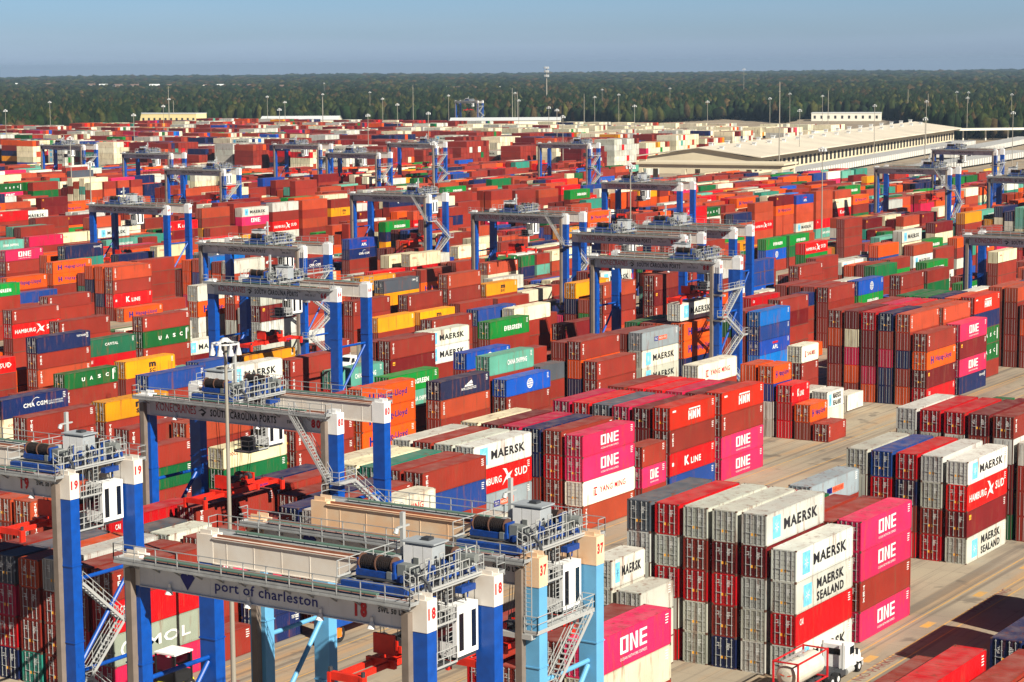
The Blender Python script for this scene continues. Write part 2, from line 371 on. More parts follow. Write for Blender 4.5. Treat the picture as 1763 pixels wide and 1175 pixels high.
def bar_parts(mb, H, w, mi=0, which=(0, 1)):
    z0, z1 = .16, H - .14
    for k in which:
        y = w * (.28 if k == 0 else .72)
        mb.box(-.045, -.01, y - .022, y + .022, z0 - .06, z1 + .06, mi)
        for zz in (z0 + .04, z0 + .95, z1 - .8, z1 - .1): mb.box(-.05, .0, y - .06, y + .06, zz, zz + .07, mi)
        mb.box(-.07, -.04, y - .30 if k else y - .02, y + .02 if k else y + .30, z0 + .96, z0 + 1.01, mi)
def lockbar_mesh(H, k):
    key = (round(H, 2), k)
    if key in BARM: return BARM[key]
    mb = MB(); bar_parts(mb, H, WID / 2 - .13, 0, (k,)); BARM[key] = mb.mesh('locking_bar', [GALV]); return BARM[key]

# ------------------------------------------------------------------ yard layout
U0, US, PP = 167.86, 7.02, 2.9303          # first bay, half bay pitch, row pitch
BLOCK = {'E': -64.7, 'A': -95.93, 'C': -143.0, 'G': -182.5, 'H': -211.4, 'I': -260.4, 'J': -294.9, 'K': -326.9, 'L': -357.4,
         'M': -386.7, 'N': -417.5, 'O': -460.2, 'P': -487.2, 'Q': -526.0, 'S': -558.0, 'T': -590.0, 'u': -622.0, 'v': -654.0, 'x': -686.0, 'q': -718.0, 'e': -750.0}
BNAME = {'E': 'bottom right corner block', 'A': 'front right block', 'C': 'middle block', 'G': 'first block left of middle', 'H': 'second block left of middle',
         'I': 'third block left of middle', 'J': 'fourth block left of middle', 'K': 'fifth block left of middle', 'L': 'sixth block left of middle', 'M': 'seventh block left of middle'}
# block slot row average_tier_height codes(bottom to top) [20]
OBS = '''
A 0 0 2.88 mmmmG
A 0 1 2.88 RmRmR
A 0 2 2.88 mmRrm
A 0 3 2.88 brRdm
A 0 4 2.88 mmmdM
A 0 5 2.88 MRSM
A 2 0 2.80 rrrr
A 2 1 2.80 rrrR
A 2 2 2.80 rrrg
A 2 3 2.85 rrRr
A 2 4 2.80 rrrr
A 2 5 2.88 PrPP
A 4 1 2.85 rrrN
A 4 2 2.75 rrd
A 4 3 2.75 rr
A 7 0 2.88 mmmm
A 7 1 2.88 rrRB
A 7 2 2.88 RrbR
A 7 3 2.88 Rrmm
A 7 4 2.85 SdHM
A 9 0 2.85 mmmmm
A 9 1 2.85 rrrmR
A 9 2 2.85 rgmmR
A 9 3 2.85 rrrrd
A 9 4 2.85 gddmr
A 9 5 2.85 rrrm
A 12 0 2.75 rrrg
A 12 1 2.75 rrrd
A 12 2 2.75 rrrd
A 12 3 2.75 rrdd
A -5 2 2.80 rrRr
A -5 3 2.85 rrr
A -5 4 2.80 rrrr
A -5 5 2.92 rrwP
A -1 0 2.60 mmmM 20
A -1 1 2.60 mmm 20
A -6 1 2.60 ww 20
E -2 3 2.60 rrrb
E -2 4 2.60 rroo
E -4.8 3 2.88 RRRR
E -4.8 2 2.60 rrrr
E -4 4 2.60 rror
E -4 5 2.60 rrro
E 1 2 2.88 rrrr
E 3 2 2.88 rrrr
C -5.15 0 2.85 brrr
C -5.15 1 2.85 bRpG
C -5.15 2 2.85 trro
C -5.15 3 2.88 rrrm
C -5.15 4 2.80 rRrr
C -5.15 5 2.80 PLRr
C -3 0 2.85 rrrR
C -3.2 2 2.80 rrrG 20
C -3.2 3 2.82 rrrm 20
C -3 4 2.75 rrPr 20
C -2 4 2.75 ppPr 20
C -2.35 5 2.6 bb 20
C -1.7 1 2.80 rrrr
C -3.4 5 2.6 r 20
C -1 4 2.80 rrrb 20
C -1 5 2.85 rrrm 20
C 0 4 2.70 rrrr
C 0 5 2.62 rrrW
C 0 0 2.8 rrrb
C 0 1 2.8 rrrr
C 0 2 2.7 rrrr
C 0 3 2.7 rrrb
C 2 0 2.80 rrrw
C 2 1 2.80 rrrw
C 2 2 2.80 rrrt
C 2 3 2.80 rrrr
C 2 4 2.80 rrBr
C 2 5 2.60 rm
C 4 0 2.88 rrrm
C 4 1 2.88 rrrr
C 4 2 2.88 rrrm
C 4 3 2.88 rNHM
C 6 0 2.88 rrrw
C 6 1 2.88 rrrd
C 6 2 2.88 rrrp
C 6 3 2.88 rrbb
C 6 4 2.88 RrRr
C 6 5 2.85 sWPP
C 8 5 2.60 rPr 20
C 9 0 2.85 rrrp
C 9 1 2.85 rrrR
C 9 2 2.85 rrrG
C 9 3 2.85 rrrp
C 9 4 2.85 rrdd
C 9 5 2.88 BKrX
C 11 0 2.85 rrrr
C 11 1 2.85 rrrR
C 11 2 2.85 rrrR
C 11 3 2.85 rrrp
C 11 4 2.85 rrrd
C 11 5 2.88 PPrX
C 14 0 2.88 rrrW
C 15.75 1 2.60 mmoo 20
C 15.75 2 2.60 mmzO 20
C 15.75 3 2.60 ZRK 20
C 15.75 4 2.60 rO 20
C 15.75 5 2.60 r 20
C 18 1 2.85 rrrW 20
C 17.5 2 2.60 mm 20
C 17.5 3 2.62 MS 20
C 19.5 2 2.60 M 20
C 21 0 2.88 rrdor
C 21 1 2.88 ropwd
C 21 2 2.88 opddR
C 21 3 2.88 bbprb
C 21 4 2.88 orbrs
C 21 5 2.88 RdOr
C 23 0 2.85 rrrrr
C 23 1 2.85 rrrrp
C 23 2 2.85 rrrrR
C 23 3 2.85 rrrss
C 23 4 2.85 rrrss
C 23 5 2.88 bPdP
C 25 0 2.85 rrrrg
C 25 1 2.85 rrrrg
C 25 2 2.85 rrrrb
C 25 3 2.85 rrrro
C 25 4 2.88 rUUbX
C 28 5 2.80 rror
C 28 4 2.85 rrrrs
C 28 3 2.85 rrrrs
C 30 5 2.80 rrrR
G 18 5 2.88 mMMN
G 18 4 2.80 rrrr
G 18 3 2.75 rrrr
G 16 4 2.88 rbor
G 16 3 2.85 rrrr
G 16 5 2.88 rrr
G 20 5 2.88 rbOO
G 20 4 2.85 rroo
G 20 3 2.80 rrrr
G 20 2 2.8 rrrg
G 14 0 2.65 rrrc
G 13 3 2.86 rrrT
G 14.2 2 2.65 rrrr
G 13 4 2.82 rrc
G 15 3 2.80 rrG
G 10 5 2.72 rrsV
G 8 4 2.88 rOOO
G 10 2 2.72 rrTE
G 6 0 2.88 rrrB
G 8 3 2.7 rrrR
G 4 4 2.65 rgQ
G 1 5 2.75 rrgr
G 1 4 2.72 rrr
G 3 5 2.88 r
G -1 3 2.7 rrr
G -1 4 2.7 rrs
G -1 5 2.7 rrs
G 3 1 2.7 rrrr
G 4 2 2.7 rrrs
G 6 3 2.8 rrrr
G 6 4 2.7 rrr
G 24 5 2.65 aABa
G 24 4 2.7 rrrr
G 26 4 2.80 rrdr
G 26 2 2.80 rrrR
G 28.2 3 2.7 rrrC 20
G 29 4 2.88 rrrr
G 29 3 2.88 rrrr
G 29 2 2.88 rrrr
G 29 1 2.88 rrrr
G 31 4 2.88 rrEc
G 33 5 2.88 rrrr
G 35 5 2.80 rrgr
G 36 0 2.72 rrrg
G 37 3 2.88 rrrE
G 42 4 2.80 rrrQ
H 4 1 2.76 rwQC
H 3 5 2.65 rsrr
H 5 5 2.65 rrrY
H 10 0 2.65 rrrB
H 9 4 2.86 rrrM
H 11 4 2.75 rrrr
H 11 1 2.72 rrry
H 8 1 2.65 rrrB
H 14 4 2.80 rrrr
H 14 5 2.88 rrdr
H 16 4 2.80 rrMM
H 18 1 2.80 rrrr
H 12 5 2.88 rRT
H 18 5 2.88 rbrE
H 20 1 2.88 rrrB
H 21 2 2.85 rrrw
H 35 1 2.85 rcBB
H 39 1 2.65 rrrEH
H 35 5 2.72 rrrr
H 38 3 2.65 rrrr
I 13 0 2.88 rrrr
I 11 3 2.72 rsrb
I 13 2 2.88 rRF
I 15 2 2.80 rrUr
I 17 1 2.65 dM
I 11 5 2.72 rU
I 13 5 2.88 rY
I 9 2 2.65 rrH
I 25 0 2.88 rrry
I 25 2 2.80 rryG
I 27 4 2.88 rrrs
I 29 4 2.80 rrY
I 31 1 2.80 rrws
I 25 4 2.88 rrr
I 23 3 2.88 rrr
I 25 5 2.80 rY
I 23 5 2.88 ry
I 27 5 2.88 rr
I 29 5 2.72 rr
I 31 4 2.72 rw
I 31 5 2.80 b
I 47 5 2.88 rcE
I 49 5 2.88 rgE
I 54 5 2.65 rrrr
J 15 3 2.65 rrHr
K 21 3 2.65 rr
K 20 5 2.80 rrr
K 24 0 2.88 rrbo
K 24 1 2.88 rboo
K 24 2 2.88 rKrs
K 24 3 2.80 O
K 26 0 2.88 rrrr
K 26 1 2.65 r
K 18 3 2.85 rrrE
K 37 0 2.65 rrCA
L 25 4 2.72 rrOO
L 23 4 2.88 rrO
L 23 5 2.72 rB
M 27 4 2.80 rrrP
'''
NOFILL = {'A': (-40, 14.9), 'C': (-40, 20.9), 'E': (-40, 60), 'G': (-4, 12), 'H': (-4, 8)}
rnd = random.Random(7)
class Cn:   # one container
    __slots__ = ('x', 'y', 'z', 'L', 'H', 'c', 'b', 's', 'r', 't', 'n', 'obs', 'rot')
CONT = []
OCC = {}
def put(b, s, r, hh, codes, L=40, obs=True, x=None, y=None, rot=False):
    n = len(codes); k = max(0, min(n, round((n * hh - STD * n) / .305)))
    hs = [HC] * k + [STD] * (n - k)
    if not obs: rnd.shuffle(hs)
    z = 0.0
    for t, c in enumerate(codes):
        q = Cn(); q.L = L; q.H = hs[t]; q.c = c; q.b = b; q.s = s; q.r = r; q.t = t; q.n = n; q.obs = obs; q.rot = rot
        q.x = (U0 + US * s + LEN[L] / 2) if x is None else x; q.y = (-(BLOCK[b] + PP * r + WID / 2)) if y is None else y
        q.z = z; z += hs[t] + .006; CONT.append(q)
for ln in OBS.strip().split('\n'):
    a = ln.split(); L = int(a[5]) if len(a) > 5 else 40
    put(a[0], float(a[1]), int(a[2]), float(a[3]), a[4], L)
    for j in range(int(math.floor(float(a[1]) + .05)), int(math.ceil(float(a[1]) + (2 if L == 40 else 1) - .05))): OCC[(a[0], j, int(a[2]))] = 1
# sample points of the observed containers and of open ground: fillers must not hide them
CAMP = np.array([0, 0, CAMZ])
def boxes_of(cs): 
    A = np.array([[q.x - LEN[q.L] / 2, q.y - WID / 2, q.z] for q in cs]); B = np.array([[q.x + LEN[q.L] / 2, q.y + WID / 2, q.z + q.H] for q in cs]); return A, B
def hit(P, lo, hi):
    """which segments camera->P cross the box"""
    d = P - CAMP; inv = 1.0 / np.where(np.abs(d) < 1e-9, 1e-9, d)
    t1 = (lo - CAMP) * inv; t2 = (hi - CAMP) * inv
    a = np.minimum(t1, t2).max(1); b = np.maximum(t1, t2).min(1)
    return (a < b) & (b > 0) & (a < 0.9995)
PT = []
for q in CONT:
    hx = LEN[q.L] / 2
    for fx in (-.75, 0, .75):
        for fz in (.25, .8): PT.append((q.x + hx * fx, q.y - WID / 2 - .02, q.z + q.H * fz))
    PT.append((q.x - hx - .02, q.y, q.z + q.H * .7))
    if q.t == q.n - 1: PT.append((q.x, q.y, q.z + q.H + .02)); PT.append((q.x - hx * .7, q.y, q.z + q.H + .02))
PT = np.array(PT)
lo, hi = boxes_of(CONT); seen = np.ones(len(PT), bool)
for a, b in zip(lo, hi): seen &= ~hit(PT, a + .05, b - .05)
GR = [(-v, u) for u, v in ((172, -112), (180, -118), (255, -112), (262, -105), (300, -115), (330, -112), (205, -70), (215, -72), (240, -74))]
GP = np.array([(u, -v, 0.2) for u, v in ((172, -112), (180, -118), (255, -112), (262, -105), (300, -115), (330, -112), (205, -70), (215, -72), (300, -228), (400, -226), (500, -226))])
PT = np.vstack([PT[seen], GP])
WTS = 'r' * 66 + 's' * 34 + 'd' * 8 + 'R' * 5 + 'H' * 3 + 'O' * 8 + 'o' * 10 + 'M' * 5 + 'm' * 6 + 'w' * 7 + 'Q' * 5 + 'b' * 6 + 'B' * 4 + 'c' * 3 + 'C' * 3 + 'E' * 4 + 'g' * 2 + 't' * 3 + 'T' * 4 + 'y' * 2 + 'Y' * 3 + 'P' * 3 + 'p' + 'K' * 2 + 'X' + 'G' * 2 + 'W' + 'A' + 'a' + 'U' * 2
def yard_ok(x, y):
    v = -y
    if x > (800 + (y - 540) * .12 if y > 605 else 875 if y > 480 else 815 if y > 385 else 850): return False
    # outside the view to the left / right / near
    ang = math.degrees(math.atan2(y, x)) - math.degrees(YAW)
    if ang > 16 or ang < -17: return False
    return True
for b, v0 in BLOCK.items():
    lim = NOFILL.get(b, (-99, -99)); s = -10
    bayh = 3; drift = rnd.choice('rrsomwb')
    while s < 100:
        x = U0 + US * s + 6.1
        if rnd.random() < .45: bayh = max(1, min(5, bayh + rnd.choice((-1, -1, 1, 1))))
        if rnd.random() < .3: drift = rnd.choice('rrrrrrsssdoowQmbTcMY')
        gap = rnd.random() < .05
        for r in range(6):
            if gap or s < lim[1] and s >= lim[0]: continue
            if (b, s, r) in OCC or (b, s + 1, r) in OCC: continue
            y = -(v0 + PP * r + WID / 2)
            if not yard_ok(x, y): continue
            if rnd.random() < .05: continue
            n = max(1, min(5 if x < 500 else 5, bayh + rnd.choice((-1, 0, 0, 0, 1))))
            lo1 = np.array([x - 6.1, y - 1.22, 0])
            if x < 620:
                while n > 0 and hit(PT, lo1, np.array([x + 6.1, y + 1.22, n * 2.75])).any(): n -= 1
            if n == 0: continue
            if x > 640: n = min(n, 3 if x < 740 else 2 if y > 600 else 3)
            hh = rnd.choice((2.65, 2.75, 2.88)) if not hit(PT, lo1, np.array([x + 6.1, y + 1.22, n * 2.89])).any() else 2.62
            codes = ''.join(drift if rnd.random() < .18 else rnd.choice(WTS) for _ in range(n))
            if rnd.random() < .10:
                put(b, s, r, 2.6, codes, 20, False); put(b, s + 1, r, 2.6, ''.join(rnd.choice(WTS) for _ in range(max(1, n - rnd.randint(0, 1)))), 20, False)
            else: put(b, s, r, hh, codes, 40, False)
        s += 2
# the far part of the yard: bays turned a quarter, their ends catch the sun
FAR = []
for bi in range(40):
    y0 = 560 + bi * 19.0
    if y0 > 1230: break
    shift = (bi * 37) % 23
    for k in range(140):
        x = 832 + shift * .5 + k * 2.62 + (k // 10) * 7.5
        if x > 1255 or (y0 > 1090 and x > 1090): break
        if -y0 > -600 and x < 930: continue
        hb = 5 if (k // 10) % 2 == 0 else 4
        if ((k // 10) * 7 + bi * 5) % 9 == 0: hb -= 1
        for j in range(1):
            n = max(2, hb - (rnd.random() < .2)); z = 0
            base = 'rrMdmwwrbr'[(bi * 3 + (k // 10)) % 10]
            for t in range(n):
                FAR.append((x, y0, z, 'rot', (rnd.choice('wwmw') if (y0 < 800 and x > 1080) else base) if rnd.random() < (.8 if base in 'Mm' or y0 < 800 else .4) else rnd.choice(WTS))); z += 2.9

# ------------------------------------------------------------------ which containers show largest: rays from the camera
bv = []; bf = []
near = [q for q in CONT if q.x * math.cos(YAW) + q.y * math.sin(YAW) < 560]
A_, B_ = boxes_of(near)
for i in range(len(near)):
    a, b = A_[i], B_[i]; k = len(bv)
    bv += [(a[0], a[1], a[2]), (b[0], a[1], a[2]), (b[0], b[1], a[2]), (a[0], b[1], a[2]), (a[0], a[1], b[2]), (b[0], a[1], b[2]), (b[0], b[1], b[2]), (a[0], b[1], b[2])]
    bf += [tuple(j + k for j in f) for f in [(0, 3, 2, 1), (4, 5, 6, 7), (0, 1, 5, 4), (1, 2, 6, 5), (2, 3, 7, 6), (3, 0, 4, 7)]]
tree = BVHTree.FromPolygons(bv, bf)
cnt = np.zeros(len(near), int); fl = 3683.8 / 1763 * 400
org = Vector((0, 0, CAMZ))
for py in range(36, 267):
    for px in range(400):
        d = (F * fl + RR * (px + .5 - 200) - UU * (py + .5 - 133.3)).normalized()
        h_ = tree.ray_cast(org, d)
        if h_[2] is not None: cnt[h_[2] // 6] += 1
order = np.argsort(-cnt)
chosen = [int(i) for i in order[:298] if cnt[i] >= 3]
print('containers', len(CONT), 'far', len(FAR), 'chosen', len(chosen), 'smallest', cnt[chosen[-1]])

# ------------------------------------------------------------------ ground
def concrete():
    m = bpy.data.materials.new('concrete_yard'); m.use_nodes = True; n = m.node_tree; L = n.links; b = n.nodes['Principled BSDF']
    b.inputs['Roughness'].default_value = .9; b.inputs['Specular IOR Level'].default_value = .2
    geo = n.nodes.new('ShaderNodeNewGeometry')
    def noise(sc_, det=6, stretch=None, ro=.6):
        t = n.nodes.new('ShaderNodeTexNoise'); t.inputs['Scale'].default_value = sc_; t.inputs['Detail'].default_value = det; t.inputs['Roughness'].default_value = ro
        if stretch:
            mp = n.nodes.new('ShaderNodeMapping'); mp.inputs['Scale'].default_value = stretch; L.new(geo.outputs['Position'], mp.inputs[0]); L.new(mp.outputs[0], t.inputs['Vector'])
        else: L.new(geo.outputs['Position'], t.inputs['Vector'])
        return t
    def ramp(src, a, c, lo_, hi_):
        r_ = n.nodes.new('ShaderNodeMapRange'); r_.inputs[1].default_value = a; r_.inputs[2].default_value = c; r_.inputs[3].default_value = lo_; r_.inputs[4].default_value = hi_
        L.new(src, r_.inputs[0]); return r_.outputs[0]
    def mix(f, A, Bc):
        x = n.nodes.new('ShaderNodeMix'); x.data_type = 'RGBA'; L.new(f, x.inputs[0])
        if isinstance(A, tuple): x.inputs[6].default_value = A
        else: L.new(A, x.inputs[6])
        x.inputs[7].default_value = Bc; return x.outputs[2]
    c = mix(ramp(noise(.05).outputs[0], .35, .65, 0, 1), rgb(158, 146, 126), rgb(132, 122, 108))
    c = mix(ramp(noise(1, 7, (.03, .35, 1)).outputs[0], .50, .72, 0, .75), c, rgb(170, 132, 88))      # rust-tan lengthwise wear
    c = mix(ramp(noise(1, 7, (.05, .5, 1), .7).outputs[0], .54, .76, 0, .6), c, rgb(96, 86, 76))     # tyre marks
    c = mix(ramp(noise(.9, 5).outputs[0], .62, .75, 0, .35), c, rgb(80, 72, 64))
    c = mix(ramp(noise(1, 4, (.012, .9, 1), .5).outputs[0], .53, .64, 0, .65), c, rgb(100, 92, 84))    # long tyre bands
    c = mix(ramp(noise(.22, 3).outputs[0], .60, .68, 0, .6), c, rgb(88, 82, 76))     # oil and patches
    # slab joints
    sp = n.nodes.new('ShaderNodeSeparateXYZ'); L.new(geo.outputs['Position'], sp.inputs[0])
    for ax, per in ((0, 6.1), (1, 3.9)):
        md = n.nodes.new('ShaderNodeMath'); md.operation = 'PINGPONG'; md.inputs[1].default_value = per / 2; L.new(sp.outputs[ax], md.inputs[0])
        c = mix(ramp(md.outputs[0], .0, .06, .38, 0), c, rgb(60, 52, 46))
    L.new(c, b.inputs['Base Color'])
    return m
GROUND = concrete()
mb = MB(); 
mb.poly([(-300, -900, 0), (2600, -900, 0), (2600, 2600, 0), (-300, 2600, 0)])
structure(mb.build('ground', GROUND))
LAND = mat('land', rgb(44, 56, 30), .95, noise=.5, scale=.01, dirt=rgb(84, 80, 56))
mb = MB(); mb.poly([(10200 * math.cos(R(i * 10)), 10200 * math.sin(R(i * 10)), -.3) for i in range(36)])
structure(mb.build("land", LAND))
# painted markings, thin sheets just above the slab
YPAINT = mat('worn_yellow_paint', rgb(198, 148, 62), .8, noise=.8, scale=1.3, dirt=rgb(152, 134, 108))
WPAINT = mat('worn_white_paint', rgb(196, 190, 178), .8, noise=.8, scale=1.3, dirt=rgb(150, 136, 116))
RPAINT = mat('worn_red_paint', rgb(120, 60, 56), .8, noise=.6, scale=1.3, dirt=rgb(130, 110, 92))
mb = MB()
for v in (-77.6, -74.6, -98.9, -104, -117, -120, -124.6, -73.2):
    y = -v; mb.poly([(90, y - .08, .004), (420, y - .08, .004), (420, y + .08, .004), (90, y + .08, .004)])
for k in range(22):
    x = 92 + k * 14.04
    for y in (75.9,): mb.poly([(x, y - .45, .004), (x + 2.4, y - .45, .004), (x + 2.4, y + .45, .004), (x, y + .45, .004)])
structure(mb.build('road_markings', YPAINT))
mb = MB()
def ground_text(s, x, y, lx, h_, mi=0):
    vs, fs = text_mesh(s, .01)
    mb.add([(x + a * lx, y + c * h_, .008) for a, c in vs], fs, mi)
ground_text('NO PARKING', 170.5, 73.7, 10.5, 1.0); ground_text('NO PARKING', 198.5, 73.7, 10.5, 1.0); ground_text('NO PARKING', 132, 120.6, 10, .9)
structure(mb.build('red_lettering_on_ground', RPAINT))

# ------------------------------------------------------------------ individual containers
ORD = ['first', 'second', 'third', 'fourth', 'fifth', 'sixth', 'seventh', 'eighth', 'ninth', 'tenth', 'eleventh', 'twelfth', 'thirteenth', 'fourteenth', 'fifteenth', 'sixteenth', 'seventeenth', 'eighteenth', 'nineteenth', 'twentieth']
def ordn(i): return ORD[i] if i < len(ORD) else 'number %d' % (i + 1)
bays = {}
for q in CONT: bays.setdefault(q.b, set()).add(round(q.s, 2))
def bay_index(q):
    ss = sorted(bays[q.b]); return ss.index(round(q.s, 2))
rowsof = {}
for q in CONT: rowsof.setdefault((q.b, round(q.s, 2)), set()).add(q.r)
def tier_word(q):
    if q.n == 1: return 'alone'
    k = q.n - 1 - q.t
    return ['topmost', 'second from top', 'third from top', 'fourth from top', 'lowest'][k] if k < q.n - 1 else 'lowest'
def jitter(col, rs):
    f = rs.uniform(.80, 1.16); return (col[0] * f * rs.uniform(.96, 1.04), col[1] * f, col[2] * f * rs.uniform(.94, 1.06), 1)
TANKM = {}
def tank_parts(root, q, framecol):
    l = LEN[20]; H = q.H; hx = l / 2; hy = WID / 2; mb = MB()
    for sx in (-1, 1):
        for sy in (-1, 1):
            mb.bar((sx * (hx - .07), sy * (hy - .07), 0), (sx * (hx - .07), sy * (hy - .07), H), .14, .14)
        for z in (.08, H - .08): mb.bar((sx * (hx - .07), -hy + .14, z), (sx * (hx - .07), hy - .14, z), .12, .12)
    for sy in (-1, 1):
        for z in (.08, H - .08): mb.bar((-hx + .14, sy * (hy - .07), z), (hx - .14, sy * (hy - .07), z), .11, .11)
    fr = mb.build('frame', framecol, root)
    mb = MB(); n = 22; rad = 1.08; zc = H / 2; prof = [(-hx + .12, .0), (-hx + .14, .45), (-hx + .25, .85), (-hx + .5, rad), (hx - .5, rad), (hx - .25, .85), (hx - .14, .45), (hx - .12, 0)]
    for i in range(len(prof) - 1):
        for j in range(n):
            a0 = 2 * math.pi * j / n; a1 = 2 * math.pi * (j + 1) / n
            (xa, ra), (xb, rb) = prof[i], prof[i + 1]
            ps = [(xa, ra * math.cos(a0), zc + ra * math.sin(a0)), (xa, ra * math.cos(a1), zc + ra * math.sin(a1)), (xb, rb * math.cos(a1), zc + rb * math.sin(a1)), (xb, rb * math.cos(a0), zc + rb * math.sin(a0))]
            if ra == 0: ps = [ps[0], ps[2], ps[3]]
            elif rb == 0: ps = ps[:3]
            mb.poly(ps[::-1])
    mb.build('tank', mat('tank_cream', rgb(206, 200, 184), .45, noise=.25, scale=1), root, smooth=True)
    mb = MB(); mb.tube((0, 0, H / 2 + 1.0), (0, 0, H / 2 + 1.2), .32, 12); mb.tube((-1.5, 0, H / 2 + 1.02), (-1.5, 0, H / 2 + 1.14), .2, 10)
    mb.box(-2.2, 2.2, .5, .85, H / 2 + 1.0, H / 2 + 1.03)
    mb.build('manhole', GALV, root)
SEEN_LAB = set()
def container_obj(q, full):
    name = 'tank_container' if q.c in 'zZ' else 'shipping_container'
    kd = KINDS[q.c]; size = 'short ' if q.L == 20 else ''
    let = (' ' + kd[3]) if kd[3] else ''
    if q.c == 'c': let = ' globe'
    rr = sorted(rowsof[(q.b, round(q.s, 2))]).index(q.r)
    lab = f"{size}{kd[0]}{let} container, {tier_word(q)} in {ordn(rr)} stack, {ordn(bay_index(q))} bay, {BNAME.get(q.b, 'far block')}"
    if len(lab.replace('-', ' ').split()) > 16: lab = lab.replace(' container,', ',').replace('container', '')
    if len(lab.replace('-', ' ').split()) > 16: lab = lab.replace(' left of middle', ' leftwards')
    if q.c in 'zZ': lab = lab.replace(' container,', ' tank,')
    if 'P&O' in lab: lab = lab.replace('P&O NEDLLOYD', 'NEDLLOYD')
    if len(lab.split()) > 15: lab = lab.replace(' container', '').replace(' in ', ' ')
    root = thing(name, lab, 'tank container' if q.c in 'zZ' else 'shipping container', (q.x, q.y, q.z), 0, 'shipping containers stacked in the yard')
    rs = random.Random(int(q.x * 10) * 31 + int(q.y * 10) * 7 + q.t)
    if q.c in 'zZ':
        tank_parts(root, q, mat('tank_frame_' + ('blue' if q.c == 'z' else 'red'), rgb(*kd[1]), .5)); return root
    col = jitter(rgb(*kd[1]), rs)
    o = link(body_mesh(q.L, q.H, q.c), 'body', root); o.color = col
    o = link(frame_mesh(q.L, q.H), 'frame', root); o.color = tuple(c * .9 for c in col[:3]) + (1,)
    dcol = tuple(c * .68 for c in col[:3]) + (1,)      # doors darker than the sides: end-face shade and grime put into the colour
    for sy in (-1, 1):
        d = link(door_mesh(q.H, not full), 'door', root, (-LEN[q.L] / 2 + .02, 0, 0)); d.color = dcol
        if sy < 0: d.scale = (1, -1, 1)
        if full:
            for k in (0, 1): link(lockbar_mesh(q.H, k), 'locking_bar', d)
    return root
for i, ci in enumerate(chosen): container_obj(near[ci], i < 130)

